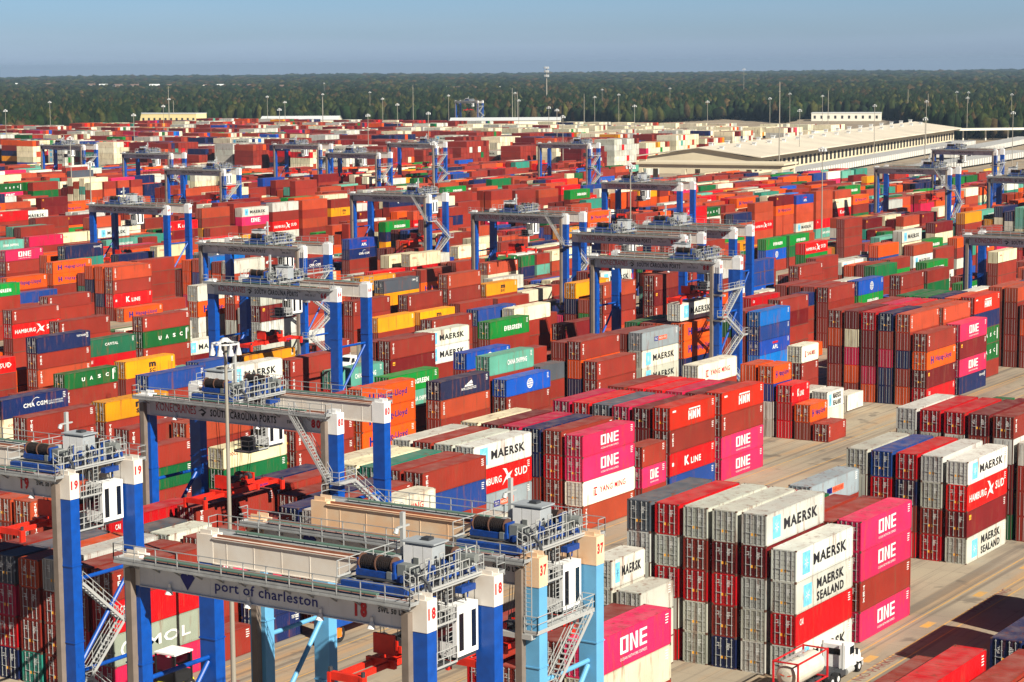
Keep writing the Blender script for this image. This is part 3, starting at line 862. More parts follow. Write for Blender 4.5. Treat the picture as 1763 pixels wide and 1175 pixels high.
# ------------------------------------------------------------------ all other containers, one mass
def containers_mass():
    V = []; Fi = []; mi = []; colr = []     # numpy-free lists kept simple
    def quad(p, c, m):
        k = len(V); V.extend(p); Fi.append((k, k + 1, k + 2, k + 3)); mi.append(m); colr.append(c)
    ch = set(chosen); nid = {id(near[i]) for i in ch}
    order_cols = [rgb(*KINDS[k][1]) for k in KINDS]
    for q in CONT:
        if id(q) in nid: continue
        rs = random.Random(int(q.x * 10) * 31 + int(q.y * 10) * 7 + q.t)
        c = jitter(rgb(*KINDS[q.c][1]), rs); c = c[:3] + (rs.random(),)
        hx = LEN[q.L] / 2; x0, x1, y0, y1, z0, z1 = q.x - hx, q.x + hx, q.y - WID / 2, q.y + WID / 2, q.z + .02, q.z + q.H
        quad([(x0, y0, z0), (x1, y0, z0), (x1, y0, z1), (x0, y0, z1)], c, 0)
        quad([(x0, y1, z0), (x0, y0, z0), (x0, y0, z1), (x0, y1, z1)], c, 0)
        quad([(x0, y0, z1), (x1, y0, z1), (x1, y1, z1), (x0, y1, z1)], c, 0)
        quad([(x1, y0, z0), (x1, y1, z0), (x1, y1, z1), (x1, y0, z1)], c, 0)
        quad([(x1, y1, z0), (x0, y1, z0), (x0, y1, z1), (x1, y1, z1)], c, 0)
        dist = math.hypot(q.x, q.y)
        if dist < 620:
            dk = tuple(a * .35 for a in c[:3]) + (1,)
            for fy in (.17, .36, .62, .81):       # locking bars
                y = y0 + WID * fy; quad([(x0 - .05, y + .03, z0 + .1), (x0 - .05, y - .03, z0 + .1), (x0 - .05, y - .03, z1 - .1), (x0 - .05, y + .03, z1 - .1)], c, 1)
            y = (y0 + y1) / 2; quad([(x0 - .01, y + .04, z0 + .1), (x0 - .01, y - .04, z0 + .1), (x0 - .01, y - .04, z1 - .1), (x0 - .01, y + .04, z1 - .1)], dk, 2)
            for yy in (y0 + .07, y1 - .07): quad([(x0 - .012, yy + .07, z0), (x0 - .012, yy - .07, z0), (x0 - .012, yy - .07, z1), (x0 - .012, yy + .07, z1)], dk, 2)
            quad([(x0, y0 - .006, z0), (x1, y0 - .006, z0), (x1, y0 - .006, z0 + .12), (x0, y0 - .006, z0 + .12)], dk, 2)
        if dist < 760 and q.L == 40:
            Vl, Fl, Cl = logo_geom(q.c, LEN[q.L], q.H, True)
            for f, cc in zip(Fl, Cl):
                k = len(V); V.extend([(x0 + Vl[i][0], y0 - .03, q.z + Vl[i][1]) for i in f]); Fi.append(tuple(range(k, k + len(f)))); mi.append(3 + cc); colr.append((1, 1, 1, 1))
    for (x, y, z, r_, code) in FAR:
        c = jitter(rgb(*KINDS[code][1]), rnd); L2 = 12.19
        x0, x1, y0, y1, z0, z1 = x, x + WID, y, y + L2, z + .05, z + 2.88
        quad([(x0, y1, z0), (x0, y0, z0), (x0, y0, z1), (x0, y1, z1)], c, 0)
        quad([(x0, y0, z0), (x1, y0, z0), (x1, y0, z1), (x0, y0, z1)], c, 0)
        quad([(x0, y0, z1), (x1, y0, z1), (x1, y1, z1), (x0, y1, z1)], c, 0)
        if code in 'MHEc' and x < 1000:
            Vl, Fl, Cl = logo_geom(code, L2, 2.88, True)
            for f, cc in zip(Fl, Cl):
                k = len(V); V.extend([(x0 - .03, y1 - Vl[i][0], z + Vl[i][1]) for i in f]); Fi.append(tuple(range(k, k + len(f)))); mi.append(3 + cc); colr.append((1, 1, 1, 1))
    me = bpy.data.meshes.new('container_stacks'); me.from_pydata(V, [], Fi)
    for m in [PAINTV, GALV, RUST] + LOGOM: me.materials.append(m)
    me.polygons.foreach_set('material_index', mi)
    ca = me.color_attributes.new('Col', 'FLOAT_COLOR', 'CORNER')
    ls = np.zeros(len(me.polygons), int); me.polygons.foreach_get('loop_total', ls)
    ca.data.foreach_set('color', np.repeat(np.array(colr), ls, axis=0).ravel())
    o = link(me, 'container_stacks'); structure(o, 'stuff')
    o['label'] = 'far and hidden shipping containers filling the rest of the yard'
containers_mass()

# ------------------------------------------------------------------ gantry cranes
BLUE = mat('crane_blue', rgb(0, 72, 160), .42, spec=.5, noise=.34, scale=1.4); PALE = mat('crane_pale_blue', rgb(96, 160, 200), .42, noise=.15, scale=.8)
CREAM = mat('girder_white', rgb(214, 210, 202), .5, noise=.5, scale=.5, dirt=rgb(186, 160, 130)); GWH = mat('girder_grey_white', rgb(206, 208, 212), .5, noise=.2, scale=.6)
CREAMR = mat('girder_rust_stained', rgb(214, 196, 170), .55, noise=.9, scale=.35, dirt=rgb(214, 150, 90))
GREY = mat('walkway_grey', rgb(150, 152, 152), .6, noise=.3, scale=1.5); DGREY = mat('machinery_dark', rgb(58, 60, 64), .55, noise=.4, scale=2)
RAILR = mat('rusty_rail', rgb(140, 84, 60), .7, noise=.4, scale=1); DRUM = mat('drum_rope', rgb(40, 32, 30), .6, noise=.5, scale=4); TBLUE = mat('trolley_blue', rgb(14, 62, 140), .5, noise=.6, scale=2.5, dirt=rgb(30, 36, 46))
SPRED = mat('spreader_red', rgb(214, 40, 20), .5, noise=.3, scale=1.5); GLASS = mat('dark_glass', rgb(20, 24, 30), .12, spec=.8); WHITEP = mat('white_paint', rgb(226, 226, 224), .45, noise=.12, scale=1)
BROWNG = mat('conduit_brown', rgb(120, 108, 98), .6, noise=.3, scale=1); HAZ = mat('hazard_orange', rgb(230, 110, 20), .6); GREEN = mat('cable_tray_green', rgb(84, 110, 98), .6)
def lettering(mb, s, x, y, z, lx, h_, mi, bold=.03, axis='-x'):
    vs, fs = text_mesh(s, bold)
    if axis == '-x': mb.add([(x, y - a * lx, z + c * h_) for a, c in vs], fs, mi)
    elif axis == '-y': mb.add([(x + a * lx, y, z + c * h_) for a, c in vs], fs, mi)
def railing(mb, pts, h_=1.1, step=1.8, r=.028, mi=0):
    for a, b in zip(pts[:-1], pts[1:]):
        a = Vector(a); b = Vector(b); d = (b - a).length; n = max(1, int(round(d / step)))
        for i in range(n + 1):
            p = a.lerp(b, i / n); mb.bar(p, p + Vector((0, 0, h_)), r * 2, r * 2, mi)
        for zz in (h_, h_ * .55): mb.bar(a + Vector((0, 0, zz)), b + Vector((0, 0, zz)), r * 1.8, r * 1.8, mi)
        mb.bar(a + Vector((0, 0, .08)), b + Vector((0, 0, .08)), .03, .14, mi)
def flight(mb, a, b, wdt=.8, axis='y', mi=0):
    """stair from a (low) to b (high), wdt wide along axis"""
    a = Vector(a); b = Vector(b); o = Vector((0, wdt / 2, 0)) if axis == 'y' else Vector((wdt / 2, 0, 0))
    for s_ in (-1, 1):
        mb.bar(a + o * s_, b + o * s_, .06, .26, mi)
        mb.bar(a + o * s_ + Vector((0, 0, 1.0)), b + o * s_ + Vector((0, 0, 1.0)), .045, .045, mi); mb.bar(a + o * s_ + Vector((0, 0, .5)), b + o * s_ + Vector((0, 0, .5)), .035, .035, mi)
        for i in range(5):
            p = a.lerp(b, i / 4) + o * s_; mb.bar(p, p + Vector((0, 0, 1.0)), .045, .045, mi)
    n = max(3, int(abs(b.z - a.z) / .28))
    for i in range(n):
        p = a.lerp(b, (i + .5) / n)
        if axis == 'y': mb.box(p.x - .13, p.x + .13, p.y - wdt / 2, p.y + wdt / 2, p.z - .02, p.z + .02, mi)
        else: mb.box(p.x - wdt / 2, p.x + wdt / 2, p.y - .13, p.y + .13, p.z - .02, p.z + .02, mi)
def platform(mb, x0, x1, y0, y1, z, mi=0, sides='xXyY'):
    mb.box(x0, x1, y0, y1, z - .12, z, mi)
    if 'x' in sides: railing(mb, [(x0, y0, z), (x0, y1, z)], mi=mi)
    if 'X' in sides: railing(mb, [(x1, y0, z), (x1, y1, z)], mi=mi)
    if 'y' in sides: railing(mb, [(x0, y0, z), (x1, y0, z)], mi=mi)
    if 'Y' in sides: railing(mb, [(x0, y1, z), (x1, y1, z)], mi=mi)
YL = 11.65; XL = 3.7; ZG0, ZG1 = 20.0, 21.75
CM = {}
def cached(key, fn):
    if key not in CM: CM[key] = fn()
    return CM[key]
def crane(x, y, trol, spz, label, num='', text='new', paint=None, stair='side', cream=None, flip=False, carry=False, hs=1, leftnum=''):
    paint = paint or BLUE; cream = cream or CREAM
    root = thing('gantry_crane', label, 'crane', (x, y, 0), 0, 'rubber tyred gantry cranes over the stacks')
    pk = paint.name
    def leg_m():
        mb = MB()
        mb.box(-.5, .5, -.7, .7, 2.6, ZG0 - .01)
        for z in (8.2, 14.5): mb.box(-.56, .56, -.76, .76, z, z + .09)
        mb.box(-.2, .2, -.74, -.70, 6.2, 6.5); mb.box(.50, .53, -.5, .5, 3, 19)
        return mb.mesh('leg', [paint])
    def cap_m():
        mb = MB(); mb.box(-.53, .53, -.73, .73, ZG0, 22.0); mb.box(-.4, -.34, -.5, .5, 22, 22.3); mb.box(.34, .4, -.5, .5, 22, 22.3)
        if num: lettering(mb, num, -.40, -.735, 20.75, .8, .75, 1, .05, '-y')
        return mb.mesh('leg_cap', [cream if text == 'old' else WHITEP, LOGOM[REDC]])
    for sx in (-1, 1):
        for sy in (-1, 1):
            lg = link(cached(('leg', pk), leg_m), 'leg', root, (sx * XL, sy * YL, 0))
            link(cached(('cap', num, text), cap_m), 'leg_cap', lg)
    mb = MB(); 
    if leftnum: lettering(mb, leftnum, -XL - .505, YL + .5, 6.2, 1.0, 1.1, 0, .05); mb.build('leg_number', [LOGOM[WHT]], root)
    # girders
    def girder_m(front):
        mb = MB(); y0, y1 = -YL + .74, YL - .74
        mb.box(-.5, .5, y0, y1, ZG0 + .05, ZG1)
        mb.box(-.62, .62, y0, y1, ZG1, ZG1 + .06); mb.box(-.60, .60, y0, y1, ZG0 - .02, ZG0 + .05)
        mb.box(-.62, -.45, y0, y1, ZG1 + .065, ZG1 + .10, 1); mb.box(-.06, .06, y0, y1, ZG1 + .06, ZG1 + .22, 1)
        for k in range(9):
            yy = y0 + (y1 - y0) * (k + .5) / 9; mb.box(-.52, -.5, yy - .03, yy + .03, ZG0 + .06, ZG1 - .01)
        mats = [cream if not front else (GWH), RAILR, LOGOM[REDC], LOGOM[BLK], LOGOM[NVY]]
        if front:
            X = -.525
            if text == 'new':
                lettering(mb, 'KONECRANES', X, 10.1, 20.5, 5.2, .85, 2, .0); lettering(mb, 'SOUTH CAROLINA PORTS', X, 3.1, 20.45, 8.2, .72, 3, .03)
                mb.add([(X, 4.7 - a * 1.1, 20.35 + c * .8) for a, c in [(0, .6), (.5, 1), (1, .6), (.6, 0), (.35, .35), (.8, .55), (.5, .75)]], [(0, 1, 6), (1, 2, 5, 6), (2, 3, 4, 5)], 3)
                lettering(mb, 'SWL 50 LT', X, -6.4, 20.6, 2.0, .32, 3, .02)
                if num: lettering(mb, num, X, -9.3, 20.4, 1.1, .85, 2, .06)
            elif text == 'plain':
                lettering(mb, 'SOUTH CAROLINA PORTS', X, 5.1, 20.55, 8.6, .6, 3, .03); lettering(mb, 'SWL 50 LT', X, -7.4, 20.6, 2.0, .32, 3, .02)
            else:
                mb.add([(X, 7.4 - a * 1.3, 20.2 + c * 1.3) for a, c in [(0, .7), (.35, 1), (.5, .75), (.65, 1), (1, .7), (.5, 0)]], [(0, 1, 2, 5), (2, 3, 4, 5)], 4)
                if num != '37': lettering(mb, 'port of charleston', X, 4.4, 20.3, 8.4, .9, 4, .01)
                if num: lettering(mb, num, X, -6.9, 20.35, .95, 1.05, 2, .06)
                lettering(mb, 'SWL 50 LT', X, -8.7, 20.85, 2.0, .34, 3, .03)
        return mb.mesh('girder', mats)
    link(cached(('gf', num, text, cream.name), lambda: girder_m(True)), 'girder', root, (-XL, 0, 0))
    link(cached(('gr', cream.name), lambda: girder_m(False)), 'girder', root, (XL, 0, 0))
    def walk_m(front):
        mb = MB(); s_ = -1 if front else 1; xa = s_ * (XL + .62); xb = s_ * (XL + 1.55); a, b = sorted((xa, xb)); z = 21.85
        mb.box(a, b, -YL - .2, YL + .6, z - .08, z)
        for k in range(13):
            yy = -11 + 22 * k / 12.0; mb.bar((s_ * (XL + .5), yy, z - .75), (xb, yy, z - .1), .07, .10)
        mb.box(s_ * (XL + 1.55) - .04, s_ * (XL + 1.55) + .04, -YL - .2, YL + .6, z - .22, z - .09)
        railing(mb, [(xb, -YL - .2, z), (xb, YL + .6, z)], step=1.9)
        railing(mb, [(xa, YL + .6, z), (xb, YL + .6, z)]); railing(mb, [(xa, -YL - .2, z), (xb, -YL - .2, z)])
        mb.bar((s_ * (XL + .95), -9, z + .25), (s_ * (XL + .95), 10, z + .25), .35, .1, 1)
        for k in range(20): 
            yy = -9 + k; mb.box(s_ * (XL + .95) - .02, s_ * (XL + .95) + .02, yy, yy + .05, z, z + .25)
        return mb.mesh('walkway', [GREY, GREEN])
    link(cached('wf', lambda: walk_m(True)), 'walkway', root); link(cached('wr', lambda: walk_m(False)), 'walkway', root)
    # floodlights under the front girder
    def lamp_m():
        mb = MB(); mb.tube((0, 0, 0), (0, 0, -.45), .12, 10); mb.tube((0, 0, -.4), (-.1, 0, -.95), .16, 12, 0, True, .38); mb.bar((0, 0, 0), (.5, 0, .1), .06, .06)
        return mb.mesh('floodlight', [WHITEP])
    for yy in ((8.2, 1.5, -4.3, -8.3) if text == 'old' else (7.5, -3.0)):
        link(cached('lamp', lamp_m), 'floodlight', root, (-XL - .65, yy, 20.5)).scale = (.75, .75, .75)
    # sill beams, wheels
    for sy in (-1, 1):
        def sill_m():
            mb = MB(); mb.box(-XL - 1.3, XL + 1.3, -.45, .45, 1.55, 2.6); return mb.mesh('sill_beam', [paint])
        sb = link(cached(('sill', pk), sill_m), 'sill_beam', root, (0, sy * YL, 0))
        for sx in (-1, 1):
            def haz_m():
                mb = MB(); mb.box(-.5, .5, -.75, .75, .7, 1.5, 0)
                for k in range(4):
                    a = -.7 + k * .36; mb.poly([(-.504, a, .72), (-.504, a + .16, .72), (-.504, a + .3, 1.48), (-.504, a + .14, 1.48)], 1)
                return mb.mesh('wheel_guard', [HAZ, RUBBER])
            link(cached('haz', haz_m), 'wheel_guard', sb, (sx * (XL + .9) , 0, 0))
        def wheel_m():
            mb = MB(); mb.tube((0, -.28, .8), (0, .28, .8), .8, 20); mb.tube((0, -.3, .8), (0, .3, .8), .36, 14, 1); return mb.mesh('wheel', [RUBBER, GREY])
        for xx in (-XL - 1.9, -XL - .1, XL + .1, XL + 1.9): link(cached('wheel', wheel_m), 'wheel', root, (xx, sy * YL, 0))
        def brace_m():
            mb = MB(); mb.tube((-XL + .5, 0, 13.2), (XL - .5, 0, 13.2), .17, 10); mb.tube((-XL + .5, 0, 5.6), (XL - .5, 0, 5.6), .17, 10); mb.tube((-XL + .5, 0, 5.9), (XL - .5, 0, 12.9), .19, 10); return mb.mesh('brace', [paint])
        link(cached(('brace', pk), brace_m), 'brace', root, (0, sy * YL, 0))
    # electric / engine house on the left sill
    def pow_m():
        mb = MB(); mb.box(-1.9, 1.9, -.9, .9, 2.65, 4.7); mb.box(-2.0, 2.0, -1.0, 1.0, 4.71, 4.8)
        for k in range(5): mb.box(-1.5 + k * .7, -1.2 + k * .7, -.93, -.9, 3.0, 4.3, 1)
        return mb.mesh('power_house', [WHITEP, DGREY])
    link(cached('pow', pow_m), 'power_house', root, (0, YL + .3, 0))
    # stairs
    def st_m(kind):
        mb = MB(); y = -YL - 1.25
        if kind == 'front':
            flight(mb, (-XL - 1.15, -YL - .2, 15.6), (-XL - 1.15, -YL + 4.2, 21.8), .8, 'x')
            platform(mb, -XL - 1.7, -XL + .9, y - .5, -YL - .7, 15.6, sides='xyX')
            flight(mb, (XL - .3, y, 11.0), (-XL + .9, y, 15.6)); platform(mb, XL - .5, XL + 1.0, y - .5, -YL - .7, 11.0, sides='yX')
            flight(mb, (-XL + 1.2, y, 7.2), (XL - .6, y, 11.0)); platform(mb, -XL - .3, -XL + 1.2, y - .5, -YL - .7, 7.2, sides='yx')
            flight(mb, (XL - .6, y, 2.6), (-XL + 1.2, y, 7.2))
        elif kind == 'inner':
            y = -YL
            platform(mb, XL - 1.9, XL - .6, y - .6, y + .6, 8.9, sides='Xy'); flight(mb, (XL - 1.9, y, 8.9), (-XL + .9, y, 12.9)); flight(mb, (-XL + 1.5, y, 4.9), (XL - 1.7, y, 8.9))
            platform(mb, -XL + .6, -XL + 1.5, y - .6, y + .6, 4.9, sides='xy'); flight(mb, (XL - 1.3, y, 1.0), (-XL + 1.5, y, 4.9))
        elif kind == 'outer':
            y = -YL - .3
            platform(mb, -XL - .9, XL - .9, y - .5, y + .5, 17.0, sides='xyX')
            for e in (0, .45): mb.bar((-XL - .8, y + e, 17.0), (-XL - .8, y + e, 21.9), .05, .05)
            for k in range(14): mb.bar((-XL - .8, y, 17.5 + k * .3), (-XL - .8, y + .45, 17.5 + k * .3), .03, .03)
            flight(mb, (-XL + 1.2, y, 12.4), (XL - 1.2, y, 16.9), 1.0); platform(mb, -XL - .8, -XL + 1.3, y - .6, y + .6, 12.4, sides='xy')
            flight(mb, (XL - 1.0, y, 8.2), (-XL + 1.0, y, 12.3), 1.0); platform(mb, XL - 1.2, XL - .6, y - .6, y + .6, 8.2, sides='Xy'); flight(mb, (-XL + 1.2, y, 4.0), (XL - 1.2, y, 8.2), 1.0)
            for z in (16.9, 12.3): mb.bar((-XL - .75, y - .1, z - .2), (-XL - .75, -YL + 2.1, z - .2), .5, .35)
        else:
            platform(mb, -XL - 1.0, XL - .9, y - .5, -YL - .7, 17.2, sides='xyX')
            mb.bar((-XL - .8, y, 17.2), (-XL - .8, y, 21.6), .05, .05); mb.bar((-XL - .8, y + .45, 17.2), (-XL - .8, y + .45, 21.6), .05, .05)
            for k in range(14): mb.bar((-XL - .8, y, 17.5 + k * .3), (-XL - .8, y + .45, 17.5 + k * .3), .03, .03)
            flight(mb, (-XL + .3, y, 12.9), (XL - 1.6, y, 17.2)); platform(mb, -XL - 1.2, -XL + .4, y - .5, -YL - .7, 12.9, sides='yx')
            flight(mb, (XL - .9, y, 9.2), (-XL + .4, y, 12.9)); platform(mb, XL - .9, XL + .5, y - .5, -YL - .7, 9.2, sides='yX')
            flight(mb, (-XL + .3, y, 5.6), (XL - .9, y, 9.2)); platform(mb, -XL - 1.2, -XL + .4, y - .5, -YL - .7, 5.6, sides='yx')
            flight(mb, (XL - .9, y, 1.4), (-XL + .4, y, 5.6))
            for z in (16.4, 12.2): mb.bar((-XL - .3, -YL - 1.6, z), (-XL - .3, -YL + 1.6, z), .5, .3)
        return mb.mesh('stairs', [GALV])
    if stair != 'none': link(cached(('st', stair), lambda: st_m(stair)), 'stairs', root)
    if stair == 'inner':
        pass
    if stair != 'none' or text != 'new':
        def cond_m():
            mb = MB(); mb.box(-XL - 1.02, -XL - .52, -.55, -.05, 2, 21.2); mb.bar((-XL - .5, -.3, 8), (-XL - 1.0, -.3, 8), .5, .3); mb.bar((-XL - .5, -.3, 15), (-XL - 1.0, -.3, 15), .5, .3); return mb.mesh('cable_conduit', [BROWNG])
        link(cached('cond', cond_m), 'cable_conduit', root, (0, YL + .2, 0)); link(cached('cond', cond_m), 'cable_conduit', root, (0, -YL + .9, 0))
    # trolley
    old = text == 'old'
    def trolley_m():
        mb = MB(); Z = 21.95
        for sx in (-1, 1):
            mb.box(sx * XL - .3, sx * XL + .3, -2.9, 2.9, Z, Z + .5)
            for yy in (-2.3, 2.3): mb.tube((sx * XL - .12, yy, Z - .02), (sx * XL + .12, yy, Z - .02), .26, 12, 2)
        for yy in (-2.7, -.9, .9, 2.7): mb.box(-XL + .31, XL - .31, yy - .16, yy + .16, Z + .12, Z + .5, 2 if abs(yy) < 1 else 0)
        mb.box(-XL + .6, XL - .6, -2.4, 2.4, Z + .55, Z + .6, 2)
        for sx, yo in ((-1, .9), (1, -.9)):     # drum cradles
            mb.box(sx * 2.2 - .55, sx * 2.2 + .55, yo - 1.9, yo + 1.7, Z + .62, Z + 1.0)
            for yy in (yo - 1.75, yo + 1.55): mb.box(sx * 2.2 - .5, sx * 2.2 + .5, yy - .08, yy + .08, Z + 1.0, Z + 1.7)
            mb.box(sx * 2.2 - .35, sx * 2.2 + .35, yo - 2.7, yo - 1.95, Z + .62, Z + 1.6, 3); mb.tube((sx * 2.2, yo - 3.4, Z + 1.35), (sx * 2.2, yo - 2.7, Z + 1.35), .3, 12, 3)
        mb.box(-.5, .5, 2.0, 3.3, Z + .2, Z + .9, 3); mb.box(-3.3, -2.6, 2.3, 3.6, Z + .1, Z + .5, 3)
        for k in range(10):
            rs = random.Random(k * 7 + 3); a, b = rs.uniform(-3.2, 2.6), rs.uniform(-2.6, 1.8); e = rs.uniform(.25, .6)
            mb.box(a, a + e, b, b + e * rs.uniform(.8, 1.8), Z + .62, Z + .62 + rs.uniform(.3, .9), (0, 3, 1, 2)[k % 4])
        # festoon cable loops
        for k in range(7):
            a = math.pi * k / 6; b = math.pi * (k + 1) / 6
            mb.tube((-XL + .7, -3.1 + 1.3 * math.cos(a), Z + .3 + .9 * math.sin(a)), (-XL + .7, -3.1 + 1.3 * math.cos(b), Z + .3 + .9 * math.sin(b)), .13, 6, 2)
        return mb.mesh('trolley', [TBLUE, GREY, DGREY, mat('gearbox_grey', rgb(110, 114, 112), .5)])
    tr = link(cached('trolley', trolley_m), 'trolley', root, (0, trol, 0)); tr.scale = (1, .84, 1)
    def drum_m():
        mb = MB(); mb.tube((0, -1.45, 0), (0, 1.45, 0), .42, 20)
        for k in range(16):
            y0 = -1.4 + k * .175; mb.tube((0, y0, 0), (0, y0 + .10, 0), .46, 20)
        for yy in (-1.5, -.02, 1.5): mb.tube((0, yy - .05, 0), (0, yy + .05, 0), .54, 20, 1)
        return mb.mesh('hoist_drum', [DRUM, RUST])
    link(cached('drum', drum_m), 'hoist_drum', tr, (-2.2, .9, 23.35)); link(cached('drum', drum_m), 'hoist_drum', tr, (2.2, -.9, 23.35))
    def house_m():
        mb = MB(); mb.box(-.7, .7, -1.25, 1.25, 0, 1.75); mb.box(-.85, .85, -1.5, 1.5, 1.76, 1.86); 
        for yy in (-.9, 0, .9): mb.box(-.815, -.8, yy - .42, yy + .42, .15, 1.6, 1)
        mb.box(-.2, .4, -.5, .2, 1.87, 2.05, 2)
        return mb.mesh('electric_house', [mat('house_grey_white', rgb(150, 156, 160), .5, noise=.15, scale=1), WHITEP, DGREY])
    link(cached('house', house_m), 'electric_house', tr, (1.0 if old else .2, -.6 if old else 2.9 * hs, 22.5))
    def trail_m():
        mb = MB(); z = 22.5
        railing(mb, [(-XL - .3, -2.9, z), (-XL - .3, -3.9, z - .3)]); 
        railing(mb, [(-XL + .2, -3.0, z), (-.2, -3.0, z + .0), (XL, -3.0, z)], 1.2, 1.0); railing(mb, [(XL + .4, -3.0, z), (XL + .4, 3.0, z)], 1.1, 1.2)
        railing(mb, [(-XL, -3.9, z - .4), (XL - .2, -3.9, z - .4)], 1.2, .8); mb.box(-XL + .1, XL - .2, -3.9, -3.0, z - .55, z - .45)
        railing(mb, [(-XL - .2, 3.3, z), (XL, 3.3, z)], 1.1, 1.2)
        for (a, b) in ((-2.6, -3.6), (-.8, -3.4), (.5, -3.8)):
            for s_ in (0, .5): mb.bar((a + s_, b, z - .4), (a + s_, b, z + 1.6), .05, .05)
            mb.bar((a, b, z + 1.6), (a + .5, b, z + 1.6), .05, .05)
        # mast with camera and lamps
        mb.box(1.9, 2.2, 2.2, 2.5, z, z + 3.2); mb.box(1.4, 2.7, 2.25, 2.45, z + 2.2, z + 2.32); mb.tube((1.4, 2.35, z + 2.2), (1.25, 2.35, z + 1.9), .2, 10)
        return mb.mesh('railings', [GALV])
    link(cached('trail', trail_m), 'railings', tr)
    def clutter_m():     # cable drums, pipes and brackets on the cab side of the trolley
        mb = MB(); rs = random.Random(5); z = 22.4
        for k in range(44):
            a, b = rs.uniform(-2.8, 3.0), rs.uniform(-3.9, -1.9); e = rs.uniform(.10, .30); zz = z + rs.uniform(-1.4, .8)
            if k % 4 == 0: mb.tube((a - .12, b, zz), (a + .12, b, zz), e * 1.1, 12, k % 3)
            elif k % 4 == 1: mb.bar((a, b, zz - .7), (a + rs.uniform(-.5, .5), b + rs.uniform(-.5, .5), zz + .9), .09, .09, k % 3)
            else: mb.box(a, a + e, b, b + e, zz, zz + e * 1.4, k % 3)
        mb.box(1.0, 2.6, -3.9, -3.3, z - 1.2, z - .8, 0)
        for k in range(14):
            a = rs.uniform(-2.6, 2.8); mb.tube((a, -3.6, z + .6), (a + rs.uniform(-.6, .6), -2.6, z - 1.6), .03, 5, 2)
        return mb.mesh('hoist_gear', [TBLUE, GALV, DGREY])
    link(cached('clutter', clutter_m), 'hoist_gear', tr)
    def cab_m():
        mb = MB(); x0, x1, y0, y1, z0, z1 = .6, 3.0, -.95, .95, 16.9, 20.4
        mb.box(x0, x1, y0, y1, z0 + .25, z1); mb.box(x0 + .1, x1 - .1, y0 + .1, y1 - .1, z0, z0 + .24, 2)
        mb.box(x0 + .25, x0 + .75, y0 - .02, y0 - .003, z0 + .6, z1 - .5, 1); mb.box(x1 - .75, x1 - .25, y0 - .02, y0 - .003, z0 + .6, z1 - .5, 1)
        mb.box(x0 - .02, x0 - .003, y0 + .3, y1 - .3, z0 + 1.2, z1 - .4, 1)
        for xx in (x0 + .2, x1 - .2): mb.bar((xx, 0, z1), (xx, 0, 22.2), .12, .12, 2)
        # access platform and ladder cage in front of the cab
        mb.box(-2.4, x0 - .05, y0, y1, 16.8, 16.9, 2); railing(mb, [(-2.4, y0, 16.9), (-2.4, y1, 16.9)], 1.1, .8, mi=3); railing(mb, [(-2.4, y0, 16.9), (x0, y0, 16.9)], 1.1, .8, mi=3); railing(mb, [(-2.4, y1, 16.9), (x0, y1, 16.9)], 1.1, .8, mi=3); railing(mb, [(-1.9, y0, 19.6), (x0, y0, 19.6)], 1.0, .6, mi=3); mb.box(-1.9, x0 - .05, y0, y1, 19.5, 19.58, 2); mb.box(-1.6, -1.0, y0 + .3, y1 - .2, 17, 18.2, 2)
        for xx in (-.35, .15):
            for yy in (y0, y0 + .5): mb.bar((xx, yy, 17.3), (xx, yy, 22.5), .045, .045, 3)
        for k in range(17): mb.bar((-.35, y0, 17.5 + k * .3), (.15, y0, 17.5 + k * .3), .03, .03, 3)
        for k in range(5): mb.bar((-1.6, y0, 17.3), (-1.6, y0, 22.0), .06, .06, 3)
        return mb.mesh('cab', [WHITEP, GLASS, DGREY, GALV])
    link(cached('cab', cab_m), 'cab', root, (0, max(trol - 2.4, -10.3), 0))
    # spreader and ropes
    def spr_m():
        mb = MB(); z = 0
        mb.box(-2.4, 2.4, -.9, -.4, z + .1, z + .6); mb.box(-2.4, 2.4, .4, .9, z + .1, z + .6); mb.box(-2.5, -2.2, -1.1, 1.1, z + .05, z + .62); mb.box(2.2, 2.5, -1.1, 1.1, z + .05, z + .62)
        for s_ in (-1, 1):
            a, b = sorted((s_ * 2.3, s_ * 5.8)); mb.box(a, b, -.75, -.45, z + .15, z + .5); mb.box(a, b, .45, .75, z + .15, z + .5)
            a, b = sorted((s_ * 5.75, s_ * 6.1)); mb.box(a, b, -1.15, 1.15, z, z + .5)
            for sy in (-1, 1):
                mb.box(s_ * 5.92 - .22, s_ * 5.92 + .22, sy * 1.25 - .12, sy * 1.25 + .12, z - .5, z + .45); mb.tube((s_ * 5.92, sy * 1.25, z + .45), (s_ * 5.92, sy * 1.25, z + .75), .14, 8, 1)
        mb.box(-1.0, 1.0, -.6, .6, z + .62, z + .8)
        lettering(mb, 'BROMMA', 3.0, -.755, z + .2, 1.3, .24, 2, .04, '-y')
        return mb.mesh('spreader', [SPRED, DGREY, LOGOM[NVY]])
    sp = link(cached('spr', spr_m), 'spreader', root, (0, trol + .6, spz))
    def head_m():
        mb = MB(); mb.box(-1.6, 1.6, -1.0, -.8, .85, 1.3); mb.box(-1.6, 1.6, .8, 1.0, .85, 1.3); mb.box(-.4, .4, -1.0, 1.0, .85, 1.2)
        for sx in (-1, 1):
            for sy in (-1, 1): 
                mb.tube((sx * 1.3 - .2, sy * .6, 1.5), (sx * 1.3 + .2, sy * .6, 1.5), .42, 16, 1); mb.box(sx * 1.3 - .3, sx * 1.3 + .3, sy * .6 - .12, sy * .6 + .12, 1.0, 1.6)
        mb.box(-2.1, -1.9, -.8, .8, .8, 2.1); mb.box(1.9, 2.1, -.8, .8, .8, 1.8); mb.box(-.9, .3, -.4, .4, 1.25, 1.7, 1)
        return mb.mesh('headblock', [SPRED, DGREY])
    link(cached('head', head_m), 'headblock', sp)
    mb = MB()
